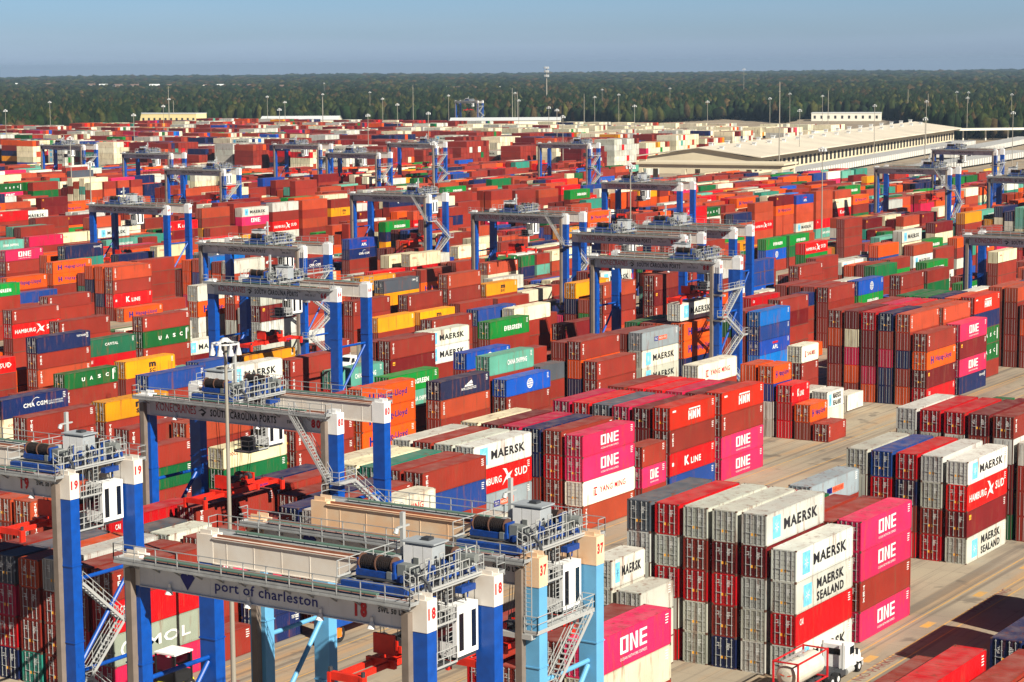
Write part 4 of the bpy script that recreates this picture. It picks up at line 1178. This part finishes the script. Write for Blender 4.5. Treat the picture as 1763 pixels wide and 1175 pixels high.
    for sx in (-1, 1):
        for sy in (-1, 1):
            for e in (-.18, .18): mb.bar((sx * 1.3 + e, trol + .6 + sy * .6, spz + 1.5), (sx * 1.9 + e, trol + .2 + sy * 1.0, 22.3), .035, .035)
    mb.build('hoist_ropes', [RUBBER], root)
    if carry: 
        q = Cn(); q.L = 40; q.H = HC; q.c = 'M'; q.x = x; q.y = y + trol + .6; q.z = spz - .5 - HC + .02
        r = thing('shipping_container', 'light grey MAERSK container hanging from a crane spreader', 'shipping container', (q.x, q.y, q.z), 0, 'shipping containers stacked in the yard')
        col = rgb(*KINDS['M'][1])
        for me_, nm in ((body_mesh(40, HC, 'M'), 'body'), (frame_mesh(40, HC), 'frame')): link(me_, nm, r).color = col
        for sy in (-1, 1):
            d = link(door_mesh(HC, True), 'door', r, (-LEN[40] / 2 + .02, 0, 0)); d.color = col
            if sy < 0: d.scale = (1, -1, 1)
    return root
CY = {'A': 85.73, 'C': 132.8, 'G': 172.3, 'H': 201.2, 'I': 250.2, 'J': 284.7, 'K': 316.7, 'L': 347.2}
crane(107.5, CY['A'] - .4, -8.1, 16.7, 'blue crane numbered 18 at the bottom, lettered port of charleston', '18', 'old', stair='none')
crane(120.6, CY['A'] - .2, -8.1, 14.5, 'pale blue crane numbered 37 right behind crane 18', '37', 'old', stair='outer', paint=PALE, cream=CREAMR)
crane(125.7, CY['C'], -8.0, 17.0, 'blue crane numbered 19 at the bottom left edge', '19', 'old', stair='inner')
crane(160.6, CY['C'], 3.2, 12.1, 'blue crane numbered 80 over the middle block with a long outside stair', '80', 'new', stair='front')
crane(250.0, CY['H'], 3.2, 12.5, 'blue crane numbered 66 behind the floodlight mast', '66', 'new', stair='none', hs=-1, leftnum='66')
crane(304.2, CY['I'], -1.0, 14.0, 'blue crane without number right behind crane 66', '', 'plain')
crane(394.5, CY['I'], 2.5, 13.0, 'blue crane left of crane 82 with machinery in mid girder', '', 'new', stair='front')
crane(356.5, CY['H'], 5.6, 13.0, 'blue crane numbered 82 behind crane 88', '82', 'new', stair='none', hs=-1, leftnum='82')
crane(377.0, CY['H'] , 4.5, 13.0, 'blue crane numbered 67 behind crane 82', '67', 'new', stair='none', hs=-1, leftnum='67')
crane(314.5, CY['G'], -5.5, 15.3, 'blue crane numbered 88 holding a grey MAERSK container', '88', 'new', carry=True)
crane(376.4, CY['L'], 5.0, 9.0, 'blue crane numbered 60 over left mid yard', '60', 'new', stair='none', hs=-1, leftnum='60')
crane(438.4, CY['K'], -6.5, 10.0, 'blue crane in centre with trolley at right leg, over green container ends', '', 'plain', stair='front')
crane(510.0, CY['J'], 4.5, 13.0, 'blue crane numbered 77 left of the long warehouse', '77', 'new', stair='none', hs=-1)
crane(616.0, CY['I'], -5.0, 12.0, 'blue crane with outside stair in front of the warehouse trailers', '', 'plain', stair='front')
crane(749.0, CY['J'], 5.0, 13.0, 'small far blue crane beside the white trailer rows', '', 'plain')
crane(581.0, CY['H'], 4.0, 10.0, 'blue crane at right edge with trolley on left half', '', 'new')
crane(740.0, CY['H'] + 30, 3.0, 13.0, 'far blue crane at right edge before the yellow gates', '', 'plain')
crane(384.7, CY['C'], -3.0, 14.0, 'blue crane at right edge over tan OOCL container', '', 'new', stair='front')
crane(517.2, 450.0, -6.0, 12.0, 'blue crane over left yard with trolley at its right leg', '', 'plain')
crane(602.2, 547.6, 3.0, 10.0, 'blue crane in far left with orange spreader low over stacks', '', 'plain')
crane(652.0, 640.0, 3.0, 10.0, 'leftmost far blue crane behind a floodlight mast', '', 'plain')
crane(694.0, 549.5, 3.0, 10.0, 'far blue crane before the wall of grey MAERSK containers', '', 'plain')
crane(635.7, 477.2, 2.0, 14.0, 'far blue crane with white girder left of the dark shaded stacks', '', 'plain')
crane(726.2, 515.0, -5.5, 12.0, 'far blue crane before tall brick red stacks', '', 'plain')
crane(744.0, 452.2, -6.0, 12.0, 'far blue crane left of pale stacked container ends', '', 'plain')
crane(1560.0, 1050.0, 0, 14.0, 'tiny distant blue crane standing against the woods', '', 'plain')

# ------------------------------------------------------------------ floodlight masts
POLE = mat('mast_grey', rgb(150, 144, 132), .5, metal=.2); LAMPW = mat('lamp_housing_white', rgb(196, 198, 198), .35)
MASTS = [(906, -940), (1135, -1132), (1258, -1127), (1037, -934), (563, -552), (416, -401), (845, -782), (1369, -1120), (1168, -940), (974, -788), (1489, -1156), (2375, -1841), (1601, -1188), (1300, -953), (1114, -805), (874, -650), (1441, -990), (920, -645), (1575, -1012), (1256, -804), (1057, -656), (1001, -616), (878, -537), (1388, -821), (1774, -1041), (1497, -863), (1108, -628), (1852, -1010), (1237, -647), (462, -263), (1353, -659), (1551, -738), (1025, -482), (1455, -666), (1146, -492), (575, -263), (1271, -511), (892, -359), (1656, -640), (1632, -621), (1399, -533), (1536, -551), (1006, -360), (572, -399)]
def mast_meshes():
    mb = MB(); mb.tube((0, 0, 0), (0, 0, 29.2), .22, 12, 0, True, .12); mb.box(-.6, .6, -.6, .6, 0, .5); pole = mb.mesh('pole', [POLE])
    mb = MB()
    for i in range(12):
        a = 2 * math.pi * i / 12; b = 2 * math.pi * (i + 1) / 12; mb.bar((1.05 * math.cos(a), 1.05 * math.sin(a), 29.0), (1.05 * math.cos(b), 1.05 * math.sin(b), 29.0), .1, .12)
        if i % 3 == 0: mb.bar((0, 0, 29.3), (1.05 * math.cos(a), 1.05 * math.sin(a), 29.0), .07, .07)
    mb.tube((0, 0, 29.2), (0, 0, 29.45), .5, 16, 0, True, .2); ring = mb.mesh('lamp_ring', [LAMPW])
    mb = MB(); mb.tube((0, 0, .0), (0, 0, -.55), .17, 12); mb.tube((0, 0, -.5), (0, 0, -1.15), .22, 14, 0, True, .40); mb.tube((0, 0, -1.15), (0, 0, -1.2), .36, 14, 1)
    lamp = mb.mesh('floodlight', [LAMPW, GLASS]); return pole, ring, lamp
POLEM, RINGM, FLM = mast_meshes()
def mast(x, y, label, parts=8, group='floodlight masts of the yard', s=1.0):
    r = thing('floodlight_mast', label, 'light mast', (x, y, 0), 0, group); r.scale = (s, s, s)
    link(POLEM, 'pole', r); rg = link(RINGM, 'lamp_ring', r)
    for i in range(parts):
        a = 2 * math.pi * (i + .4) / parts; link(FLM, 'floodlight', rg, (1.1 * math.cos(a), 1.1 * math.sin(a), 29.0)).scale = (.62, .62, .75)
    return r
mast(137, 117.2, 'tall pale mast with white floodlights rising right before crane 66', 8, s=1.07)
for i, (u, v) in enumerate(MASTS):
    d = u * math.cos(YAW) - v * math.sin(YAW)
    if d < 1150: lab = 'slim floodlight mast standing among the stacks of the mid yard'; g = 'slim masts among the stacks'
    else: lab = 'thin far floodlight mast sticking up against the dark woods'; g = 'thin far masts before the woods'
    mast(u, -v, lab, 8 if d < 900 else 6, g, 1.0 if d < 1000 else 1.0)
def thin_post(x, y, h_, label, r=.3):
    mb = MB(); mb.tube((0, 0, 0), (0, 0, h_), r, 8, 0, True, r * .6); mb.bar((-.9, 0, h_ * .9), (.9, 0, h_ * .9), .14, .14); o = mb.build('utility_pole', [POLE], None, (x, y, 0)); tag(o, label, 'pole', 'bare poles before the woods')
for (x, y, h_) in [(1300, 1165, 38), (1440, 1285, 24), (1500, 1165, 26), (1560, 1110, 36), (1490, 960, 34), (1560, 1000, 30), (1580, 945, 28), (895, 431, 45), (1500, 1000, 22), (1650, 750, 30), (1700, 700, 30), (1620, 650, 28)]:
    thin_post(x, y, h_, 'bare thin pole without lamps standing before the dark woods')
# telecom monopole
r = thing('cell_tower', 'tall pale telecom tower with clustered antennas above the woods', 'tower', (2050, 1275, 0))
mb = MB(); mb.tube((0, 0, 0), (0, 0, 49), .9, 10, 0, True, .5); mb.build('pole', [POLE], r)
for z in (40, 45, 49):
    mb = MB()
    for k in range(9):
        a = 2 * math.pi * k / 9; mb.box(2.4 * math.cos(a) - .35, 2.4 * math.cos(a) + .35, 2.4 * math.sin(a) - .35, 2.4 * math.sin(a) + .35, z - 1.2, z + 1.2); mb.bar((0, 0, z), (2.4 * math.cos(a), 2.4 * math.sin(a), z), .15, .15)
    mb.build('antenna_ring', [LAMPW], r)
mast(2450, 1230, 'tallest far floodlight mast rising to the horizon above the woods', 6, 'thin far masts before the woods', 1.55)

# ------------------------------------------------------------------ warehouse and buildings
ROOF = mat('warehouse_roof', rgb(216, 206, 186), .6, noise=.25, scale=.05); WALLC = mat('warehouse_wall', rgb(208, 196, 168), .7, noise=.15, scale=.1); DARK = mat('dark_opening', rgb(34, 34, 36), .8); BRICK = mat('building_brick', rgb(150, 118, 100), .8)
wh = thing('warehouse', 'very long cream warehouse with low gable roof beside white trailers', 'warehouse', (930, 491, 0), R(9.0))
Lw, Ww = 452.0, 54.0
mb = MB(); mb.box(0, Lw, -Ww / 2, Ww / 2, 0, 8.2); mb.poly([(0, -Ww / 2, 8.2), (0, Ww / 2, 8.2), (0, 0, 12.6)]); mb.poly([(Lw, -Ww / 2, 8.2), (Lw, 0, 12.6), (Lw, Ww / 2, 8.2)]); mb.build('wall', [WALLC], wh)
mb = MB()
for s_ in (-1, 1):
    mb.add([(-1.5, 0, 13.0), (Lw + 1.5, 0, 13.0), (Lw + 1.5, s_ * (Ww / 2 + 5), 8.8), (-1.5, s_ * (Ww / 2 + 5), 8.8), (-1.5, 0, 12.6), (Lw + 1.5, 0, 12.6), (Lw + 1.5, s_ * (Ww / 2 + 5), 8.2), (-1.5, s_ * (Ww / 2 + 5), 8.2)],
           [(0, 1, 2, 3), (7, 6, 5, 4), (3, 2, 6, 7), (0, 3, 7, 4), (2, 1, 5, 6)])
    for k in range(60):
        xx = 3 + k * Lw / 60; mb.add([(xx, s_ * .5, 13.06), (xx + .25, s_ * .5, 13.06), (xx + .25, s_ * (Ww / 2 + 4.9), 8.92), (xx, s_ * (Ww / 2 + 4.9), 8.92)], [(0, 1, 2, 3)])
rf = mb.build('roof', [ROOF], wh)
for k in range(34):
    mb = MB(); mb.box(-.9, .9, -.9, .9, 0, 1.6); mb.box(-1.2, 1.2, -1.2, 1.2, 1.61, 1.9); o = mb.build('roof_vent', [LAMPW], rf, (8 + k * 13.2, 1.0 if k % 2 else -9, 12.6 if k % 2 else 11.4))
mb = MB()
for k in range(56): mb.box(4 + k * 8, 8.4 + k * 8, -Ww / 2 - .06, -Ww / 2 - .01, 1.2, 5.6)
mb.build('dock_doors', [DARK], wh)
# open cream canopy shed before the warehouse gable
sh = thing('canopy_shed', 'cream open canopy shed before the warehouse gable end', 'shed', (835, 436, 0), R(9))
mb = MB(); mb.box(0, 22, -34, 34, 9.6, 10.4); mb.box(1, 21, -33, 33, 7.6, 9.59, 0); mb.build('roof', [WALLC], sh)
for yy in (-32, -12, 12, 32):
    for xx in (1.5, 20): mb = MB(); mb.box(xx - .9, xx + .9, yy - .9, yy + .9, 0, 7.59); mb.build('column', [WALLC], sh)
def building(name, label, cat, x, y, rz, L, W, H, wall, roofm, rise=0, windows=0):
    b = thing(name, label, cat, (x, y, 0), R(rz)); mb = MB(); mb.box(-L / 2, L / 2, -W / 2, W / 2, 0, H)
    if rise: mb.poly([(-L / 2, -W / 2, H), (-L / 2, W / 2, H), (-L / 2, 0, H + rise)]); mb.poly([(L / 2, -W / 2, H), (L / 2, 0, H + rise), (L / 2, W / 2, H)])
    mb.build('wall', [wall], b); mb = MB()
    if rise:
        for s_ in (-1, 1): mb.add([(-L / 2 - .5, 0, H + rise + .3), (L / 2 + .5, 0, H + rise + .3), (L / 2 + .5, s_ * (W / 2 + .7), H + .2), (-L / 2 - .5, s_ * (W / 2 + .7), H + .2), (-L / 2 - .5, 0, H + rise), (L / 2 + .5, 0, H + rise), (L / 2 + .5, s_ * (W / 2 + .7), H), (-L / 2 - .5, s_ * (W / 2 + .7), H)], [(0, 1, 2, 3), (7, 6, 5, 4), (3, 2, 6, 7), (0, 3, 7, 4), (2, 1, 5, 6)])
    else: mb.box(-L / 2 - .3, L / 2 + .3, -W / 2 - .3, W / 2 + .3, H + .01, H + .5)
    mb.build('roof', [roofm], b)
    for k in range(windows):
        mb = MB(); xx = -L / 2 + L * (k + .5) / windows; mb.box(xx - 1.0, xx + 1.0, -W / 2 - .05, -W / 2 - .01, H * .3, H * .7)
        mb.box(-L / 2 - .05, -L / 2 - .01, -W / 2 + W * (k + .5) / windows - 1, -W / 2 + W * (k + .5) / windows + 1, H * .3, H * .7); mb.build('window', [DARK], b)
    return b
WLL = mat('pale_wall', rgb(214, 210, 196), .7); CRW = mat('yellow_cream_wall', rgb(224, 206, 150), .7); TIN = mat('tin_roof', rgb(200, 204, 204), .5); BRR = mat('brown_roof', rgb(104, 84, 74), .8)
building('office_building', 'low white building half hidden by bushes at left edge', 'building', 1620, 1670, -70, 80, 30, 9, WLL, TIN, 0, 8)
building('office_building', 'cream two storey building with dark windows behind far left stacks', 'building', 1446, 1297, -76, 66, 20, 12, CRW, TIN, 0, 12)
building('storage_shed', 'white roofed shed with sawtooth ridge behind far stacks', 'building', 1520, 1205, -62, 70, 22, 5.5, WLL, TIN, 3)
building('storage_shed', 'flat white shed behind far stacks left of distant crane', 'building', 1401, 1040, -70, 50, 18, 8, WLL, TIN)
building('storage_shed', 'long white roofed shed around the distant crane', 'building', 1480, 960, -60, 90, 22, 8, WLL, TIN, 2)
building('storage_shed', 'long white building with small windows among trees right of centre', 'building', 1818, 808, -70, 62, 24, 7, WLL, TIN, 0, 10)
building('apartment_building', 'brown roofed building behind white building among trees', 'building', 1950, 850, -75, 70, 26, 10, BRICK, BRR, 5, 8)
cg = thing('gate_canopy', 'long thin white gate canopy on slender columns near right edge', 'canopy', (1400, 520, 0), R(-48)); mb = MB(); mb.box(-52, 52, -7, 7, 7, 8.2); mb.build('roof', [WLL], cg)
for k in range(7):
    mb = MB(); mb.box(-48 + k * 16 - .4, -48 + k * 16 + .4, -.4, .4, 0, 6.99); mb.build('column', [WLL], cg)
rs = random.Random(11)
HX = [(a_ * .68, b_ * .68) for a_, b_ in [(5290, 5427), (5270, 5330), (5264, 5261), (5005, 4755), (4990, 4680), (4980, 4600), (4960, 4500), (4955, 4439), (4928, 4265), (4915, 4200), (4905, 4130), (4898, 4071), (4340, 3002), (4330, 2950), (4325, 2880), (4320, 2819), (4700, 3800), (5100, 4900)]]
for i, (x, y) in enumerate(HX):
    o = building('house', 'tiny white house in the gap of the far woods', 'house', x, y, rs.uniform(-60, 20), rs.uniform(14, 22), 10, 13.5, WLL, BRR if i % 3 else TIN, 3); o['group'] = 'tiny white houses in the far woods'
# white trailers parked in long rows beside the warehouse
TRW = mat('trailer_white', rgb(214, 212, 204), .5, noise=.2, scale=.5); TRG = mat('trailer_roof_grey', rgb(168, 168, 166), .6)
def trailer_meshes():
    mb = MB(); mb.box(-6.8, 6.8, -1.28, 1.28, 1.1, 3.95); mb.box(-6.8, 6.8, -1.25, 1.25, 3.955, 4.0, 1)
    b = mb.mesh('body', [TRW, TRG]); mb = MB()
    for xx in (-4.6, -3.5):
        for yy in (-1.0, 1.0): mb.tube((xx, yy - .2, .5), (xx, yy + .2, .5), .5, 10)
    mb.box(4.2, 4.4, -.9, -.7, 0, 1.1); mb.box(4.2, 4.4, .7, .9, 0, 1.1)
    return b, mb.mesh('wheels', [RUBBER])
TB, TW = trailer_meshes()
def trailer_row(x0, y0, x1, y1, n, rz, g):
    for i in range(n):
        f = i / (n - 1); t = thing('box_trailer', 'white box trailer parked in a long tight row beside the warehouse', 'trailer', (x0 + (x1 - x0) * f, y0 + (y1 - y0) * f, 0), R(rz), g)
        link(TB, 'body', t); link(TW, 'wheels', t)
trailer_row(905, 432, 1290, 493, 88, 99, 'white trailers in rows by the warehouse'); trailer_row(975, 395, 1160, 410, 42, 99, 'white trailers in rows by the warehouse'); trailer_row(1120, 440, 1370, 480, 58, 99, 'white trailers in rows by the warehouse')

# ------------------------------------------------------------------ vehicles
def wheel_part(root, x, y, r=.52, w_=.3):
    mb = MB(); mb.tube((0, -w_ / 2, 0), (0, w_ / 2, 0), r, 18); mb.tube((0, -w_ / 2 - .01, 0), (0, w_ / 2 + .01, 0), r * .5, 12, 1); return mb.build('wheel', [RUBBER, LAMPW], root, (x, y, r))
def truck(x, y, rz, label, cabm, load=None, sleeper=True):
    r = thing('lorry_tractor', label, 'truck', (x, y, 0), R(rz))
    mb = MB(); mb.box(-3.4, 3.2, -.5, .5, .75, 1.05); mb.box(-1.6, -.2, -1.15, -.6, .55, 1.0); mb.box(-1.6, -.2, .6, 1.15, .55, 1.0); mb.box(-3.3, -2.2, -.45, .45, 1.06, 1.2); mb.build('chassis', [DGREY], r)
    mb = MB()    # cab in side profile, extruded
    prof = [(-.2, .8), (3.5, .8), (3.55, 1.5), (3.3, 1.95), (2.2, 2.1), (1.75, 2.95), (1.2, 3.1), (-.2, 3.1)]
    w_ = 1.05; n = len(prof)
    vs = [(a, -w_ * (.86 if a > 2.1 else 1), c) for a, c in prof] + [(a, w_ * (.86 if a > 2.1 else 1), c) for a, c in prof]
    mb.add(vs, [tuple(range(n)), tuple(range(2 * n - 1, n - 1, -1))] + [(i, i + n, (i + 1) % n + n, (i + 1) % n) for i in range(n)])
    cb = mb.build('cab', [cabm], r)
    mb = MB(); mb.poly([(2.19, -.85, 2.14), (2.19, .85, 2.14), (1.82, .85, 2.85), (1.82, -.85, 2.85)][::-1]); mb.v = [(a + .03, b, c + .02) for a, b, c in mb.v]
    mb.box(.9, 1.7, -1.075, -1.055, 2.05, 2.75); mb.box(.9, 1.7, 1.055, 1.075, 2.05, 2.75); mb.box(-.225, -.205, -.6, .6, 2.2, 2.75); mb.build('window', [GLASS], cb)
    mb = MB(); mb.tube((-.45, -.95, 1.0), (-.45, -.95, 3.4), .09, 8); mb.tube((-.45, .95, 1.0), (-.45, .95, 3.4), .09, 8); mb.build('exhaust', [GALV], r)
    for yy in (-.9, .9):
        mb = MB(); mb.box(2.45, 3.5, yy - .28, yy + .28, 1.05, 1.18); mb.build('mudguard', [cabm], r)
        for xx in (-3.0, -1.75): wheel_part(r, xx, yy, .52, .5)
        wheel_part(r, 2.95, yy, .52, .32)
    mb = MB(); mb.box(3.56, 3.6, -.42, .42, 1.0, 1.75); mb.build('grille', [DGREY], r)
    mb = MB(); mb.box(3.4, 3.75, -1.1, 1.1, .5, .85); mb.build('bumper', [GALV], r)
    mb = MB(); mb.tube((-.7, -1.05, .75), (.7, -1.05, .75), .3, 12); mb.build('fuel_tank', [GALV], r, (.6, 0, 0))
    for yy in (-1.3, 1.3): mb = MB(); mb.box(1.75, 1.85, yy - .12, yy + .12, 1.9, 2.5); mb.bar((1.8, yy * .8, 2.4), (1.8, yy, 2.4), .04, .04); mb.build('mirror', [DGREY], r)
    for yy in (-.7, .7): mb = MB(); mb.box(3.605, 3.64, yy - .16, yy + .16, 1.15, 1.35); mb.build('headlight', [LAMPW], r)
    return r
def chassis_trailer(x, y, rz, label, L=12.2, colr=None):
    r = thing('container_trailer', label, 'trailer', (x, y, 0), R(rz)); mb = MB(); mb.box(-L / 2, L / 2, -.62, -.42, 1.05, 1.3); mb.box(-L / 2, L / 2, .42, .62, 1.05, 1.3)
    for xx in (-L / 2 + .1, -L / 4, 0, L / 4, L / 2 - .1): mb.box(xx - .1, xx + .1, -1.2, 1.2, 1.06, 1.28)
    mb.build('frame', [colr or DGREY], r)
    for xx in (-L / 2 + 1.2, -L / 2 + 2.4):
        for yy in (-.9, .9): wheel_part(r, xx, yy, .5, .5)
    return r
truck(170.2, 76.1, 0, 'white bonneted truck pulling a red framed tank beside the grey stacks', WHITEP)
chassis_trailer(163.1, 76.1, 0, 'short trailer under the red framed white tank at bottom right', 6.6)
tk = thing('tank_container', 'white tank in a bright red frame riding behind the white truck', 'tank container', (163.1, 76.1, 1.31))
q = Cn(); q.H = STD; tank_parts(tk, q, mat('tank_frame_red', rgb(190, 20, 30), .5))
mb = MB(); hx = LEN[20] / 2
mb.add([(-hx + .11, (a - .5) * 1.3, 1.25 + c * .3) for a, c in [(0, .9), (.4, .4), (.4, .1), (.15, .4), (1, .9), (.6, .4), (.6, .1), (.85, .4)]], [(0, 3, 2, 1), (4, 5, 6, 7)]); mb.build('winged_emblem', [LOGOM[ORG]], tk)
truck(535, 232, 5, 'black bonneted truck with an empty long trailer in the right mid yard', mat('black_paint', rgb(22, 22, 26), .4))
chassis_trailer(526, 231.5, 5, 'empty dark trailer behind the black truck in right mid yard')
truck(522, 246, 185, 'dark blue truck beside the HAMBURG SUD containers', mat('truck_blue', rgb(26, 50, 130), .4))
truck(455, 226, 180, 'white truck in the lane between two middle blocks', WHITEP)
truck(378, 226.5, 180, 'white truck waiting near the blue tarpaulin container', WHITEP)
truck(301, 228, 180, 'white truck beside the EVERGREEN container', WHITEP)
chassis_trailer(386, 226.5, 180, 'trailer behind white truck near blue tarpaulin container')
# yard tractor with a mast of hoses below the port of charleston girder
yt = thing('yard_tractor', 'black and yellow yard tractor with white cab roof under the crane numbered 18', 'tractor', (135.5, 123.4, 0), R(0))
YELP = mat('yellow_green_paint', rgb(206, 200, 30), .5)
mb = MB(); mb.box(-2.4, 2.4, -.9, .9, .6, 1.1); mb.box(-2.4, -1.2, -1.2, 1.2, .7, 1.3); mb.build('chassis', [YELP], yt)
mb = MB()
for a in (-.2, 1.9):
    for b in (-1.1, 1.1): mb.bar((a, b, 1.1), (a, b, 3.6), .14, .14)
mb.box(-.2, 1.9, -1.1, 1.1, 1.1, 2.0); mb.build('cab', [RUBBER], yt)
mb = MB(); mb.box(-.35, 2.05, -1.2, 1.2, 3.61, 3.75); mb.build('cab_roof', [WHITEP], yt)
mb = MB(); mb.box(-.22, -.2, -1.0, 1.0, 2.1, 3.4); mb.box(1.9, 1.92, -1.0, 1.0, 2.1, 3.4); mb.build('window', [GLASS], yt)
for a in (-1.6, 1.6):
    for b in (-1.0, 1.0): wheel_part(yt, a, b, .6, .5)

# ------------------------------------------------------------------ woods
def woods():
    ico = bmesh.new(); bmesh.ops.create_icosphere(ico, subdivisions=2, radius=1.0); bv2 = np.array([v.co[:] for v in ico.verts]); bf2 = np.array([[v.index for v in f.verts] for f in ico.faces]); ico.free()
    ico = bmesh.new(); bmesh.ops.create_icosphere(ico, subdivisions=1, radius=1.0); bv1 = np.array([v.co[:] for v in ico.verts]); bf1 = np.array([[v.index for v in f.verts] for f in ico.faces]); ico.free()
    rg = np.random.default_rng(4); V = []; Fc = []; C = []; off = 0
    def edge(az):      # distance where the trees begin, by bearing from the view axis (degrees, + to the left)
        return float(np.interp(az, [-16, -11.5, -10.6, -10.2, -7.8, -7.4, -6, -3, -1, 4, 9.6, 10.4, 13, 17], [1560, 1500, 1640, 2010, 2030, 1900, 2050, 1850, 1960, 1960, 2000, 1800, 1600, 1560]))
    pts = []; az = -16.0
    d = 1500.0
    while d < 9500:
        sp = .0033 * d if d < 2600 else .0033 * 2600 + (d - 2600) * .0062
        n = int(d * R(33) / sp)
        for i in range(n):
            a = -16.5 + 33.0 * (i + rg.uniform(-.45, .45)) / n; dd = d + rg.uniform(-.5, .5) * sp
            if dd < edge(a): continue
            pts.append((a, dd, sp))
        d += sp * (1.0 if d < 2600 else 1.35)
    cols = .58 * np.array([rgb(36, 54, 26)[:3], rgb(54, 64, 30)[:3], rgb(30, 44, 22)[:3], rgb(74, 76, 36)[:3], rgb(84, 70, 44)[:3], rgb(40, 56, 34)[:3]])
    for a, d, sp in pts:
        an = YAW + R(a); x, y = d * math.cos(an), d * math.sin(an)
        b, f = (bv1, bf1)
        hh = rg.uniform(11, 18.5) if d < 4000 else rg.uniform(11, 16) * (1 + .25 * math.sin(x * .004) * math.cos(y * .005)); rad = min(sp, 9 + sp * .5) * rg.uniform(.5, .85)
        if d > 7000: hh *= .9
        P = b * (1 + rg.uniform(-.42, .42, (len(b), 1)))
        P = P * np.array([rad, rad, hh * .5]) + np.array([x, y, hh * .5 + 1])
        V.append(P); Fc.append(f + off); off += len(b)
        mix = math.sin(x * .011 + 1) + math.sin(y * .013) + rg.uniform(-1, 1)
        k = 4 if rg.random() < .08 + .05 * mix else rg.choice([0, 0, 1, 2, 2, 3, 5, 1])
        C.append(np.repeat(cols[k][None] * rg.uniform(.75, 1.25), len(b), 0) * rg.uniform(.7, 1.3, (len(b), 1)))
    V = np.concatenate(V); Fc = np.concatenate(Fc); C = np.concatenate(C)
    me = bpy.data.meshes.new('woods'); me.vertices.add(len(V)); me.vertices.foreach_set('co', V.ravel())
    me.loops.add(Fc.size); me.loops.foreach_set('vertex_index', Fc.ravel()); me.polygons.add(len(Fc)); me.polygons.foreach_set('loop_start', np.arange(0, Fc.size, 3)); me.update(calc_edges=True)
    ca = me.color_attributes.new('Col', 'FLOAT_COLOR', 'POINT'); ca.data.foreach_set('color', np.c_[C, np.ones(len(C))].ravel())
    m = bpy.data.materials.new('woods_foliage'); m.use_nodes = True; n = m.node_tree; b = n.nodes['Principled BSDF']; b.inputs['Roughness'].default_value = .9; b.inputs['Specular IOR Level'].default_value = .1
    at = n.nodes.new('ShaderNodeAttribute'); at.attribute_name = 'Col'; nz = n.nodes.new('ShaderNodeTexNoise'); nz.inputs['Scale'].default_value = .45; nz.inputs['Detail'].default_value = 5
    geo = n.nodes.new('ShaderNodeNewGeometry'); n.links.new(geo.outputs['Position'], nz.inputs['Vector']); rp = n.nodes.new('ShaderNodeMapRange'); rp.inputs[1].default_value = .3; rp.inputs[2].default_value = .7; rp.inputs[3].default_value = .45; rp.inputs[4].default_value = 1.5
    n.links.new(nz.outputs[0], rp.inputs[0]); hv = n.nodes.new('ShaderNodeHueSaturation'); n.links.new(at.outputs['Color'], hv.inputs['Color']); n.links.new(rp.outputs[0], hv.inputs['Value']); n.links.new(hv.outputs[0], b.inputs['Base Color'])
    me.materials.append(m); o = link(me, 'woods'); structure(o, 'stuff'); o['label'] = 'wide dark green woods stretching to the horizon'
    print('woods trees', len(pts), 'faces', len(Fc))
woods()

# ------------------------------------------------------------------ haze
mb = MB(); mb.box(-10500, 10500, -10500, 10500, -2, 62)
hz = mb.build('haze', [mat('haze_dummy', (1, 1, 1, 1))]); structure(hz, 'stuff'); hz['label'] = 'thin blue haze over the far woods'
m = bpy.data.materials.new('haze'); m.use_nodes = True; n = m.node_tree; n.nodes.remove(n.nodes['Principled BSDF'])
pv = n.nodes.new('ShaderNodeVolumePrincipled'); pv.inputs['Color'].default_value = (.52, .74, 1, 1); pv.inputs['Density'].default_value = 6e-5; pv.inputs['Anisotropy'].default_value = .2
n.links.new(pv.outputs[0], n.nodes['Material Output'].inputs['Volume']); hz.data.materials.clear(); hz.data.materials.append(m)

# low yellow crash walls and barrier blocks in the gate area beyond the trailers
YB = mat('yellow_concrete', rgb(214, 160, 50), .8, noise=.3, scale=.5)
for i, (x, y, L_, rz, lab) in enumerate([(1010, 372, 26, 5, 'low yellow concrete wall left of far crane legs'), (940, 318, 34, -12, 'long yellow crash wall behind blue crane at right'), (905, 300, 22, 20, 'short yellow wall nearer the crane'), (1200, 478, 10, 80, 'yellow barrier at the head of the trailer row'), (1230, 398, 14, 60, 'yellow barrier near the gate canopy')]):
    mb = MB(); mb.add([(-L_ / 2, -.5, 0), (L_ / 2, -.5, 0), (L_ / 2, .5, 0), (-L_ / 2, .5, 0), (-L_ / 2, -.2, 1.6), (L_ / 2, -.2, 1.6), (L_ / 2, .2, 1.6), (-L_ / 2, .2, 1.6)], [(0, 3, 2, 1), (4, 5, 6, 7), (0, 1, 5, 4), (1, 2, 6, 5), (2, 3, 7, 6), (3, 0, 4, 7)])
    o = mb.build('crash_barrier', [YB], None, (x, y, 0)); o.rotation_euler = (0, 0, R(rz)); tag(o, lab, 'barrier')
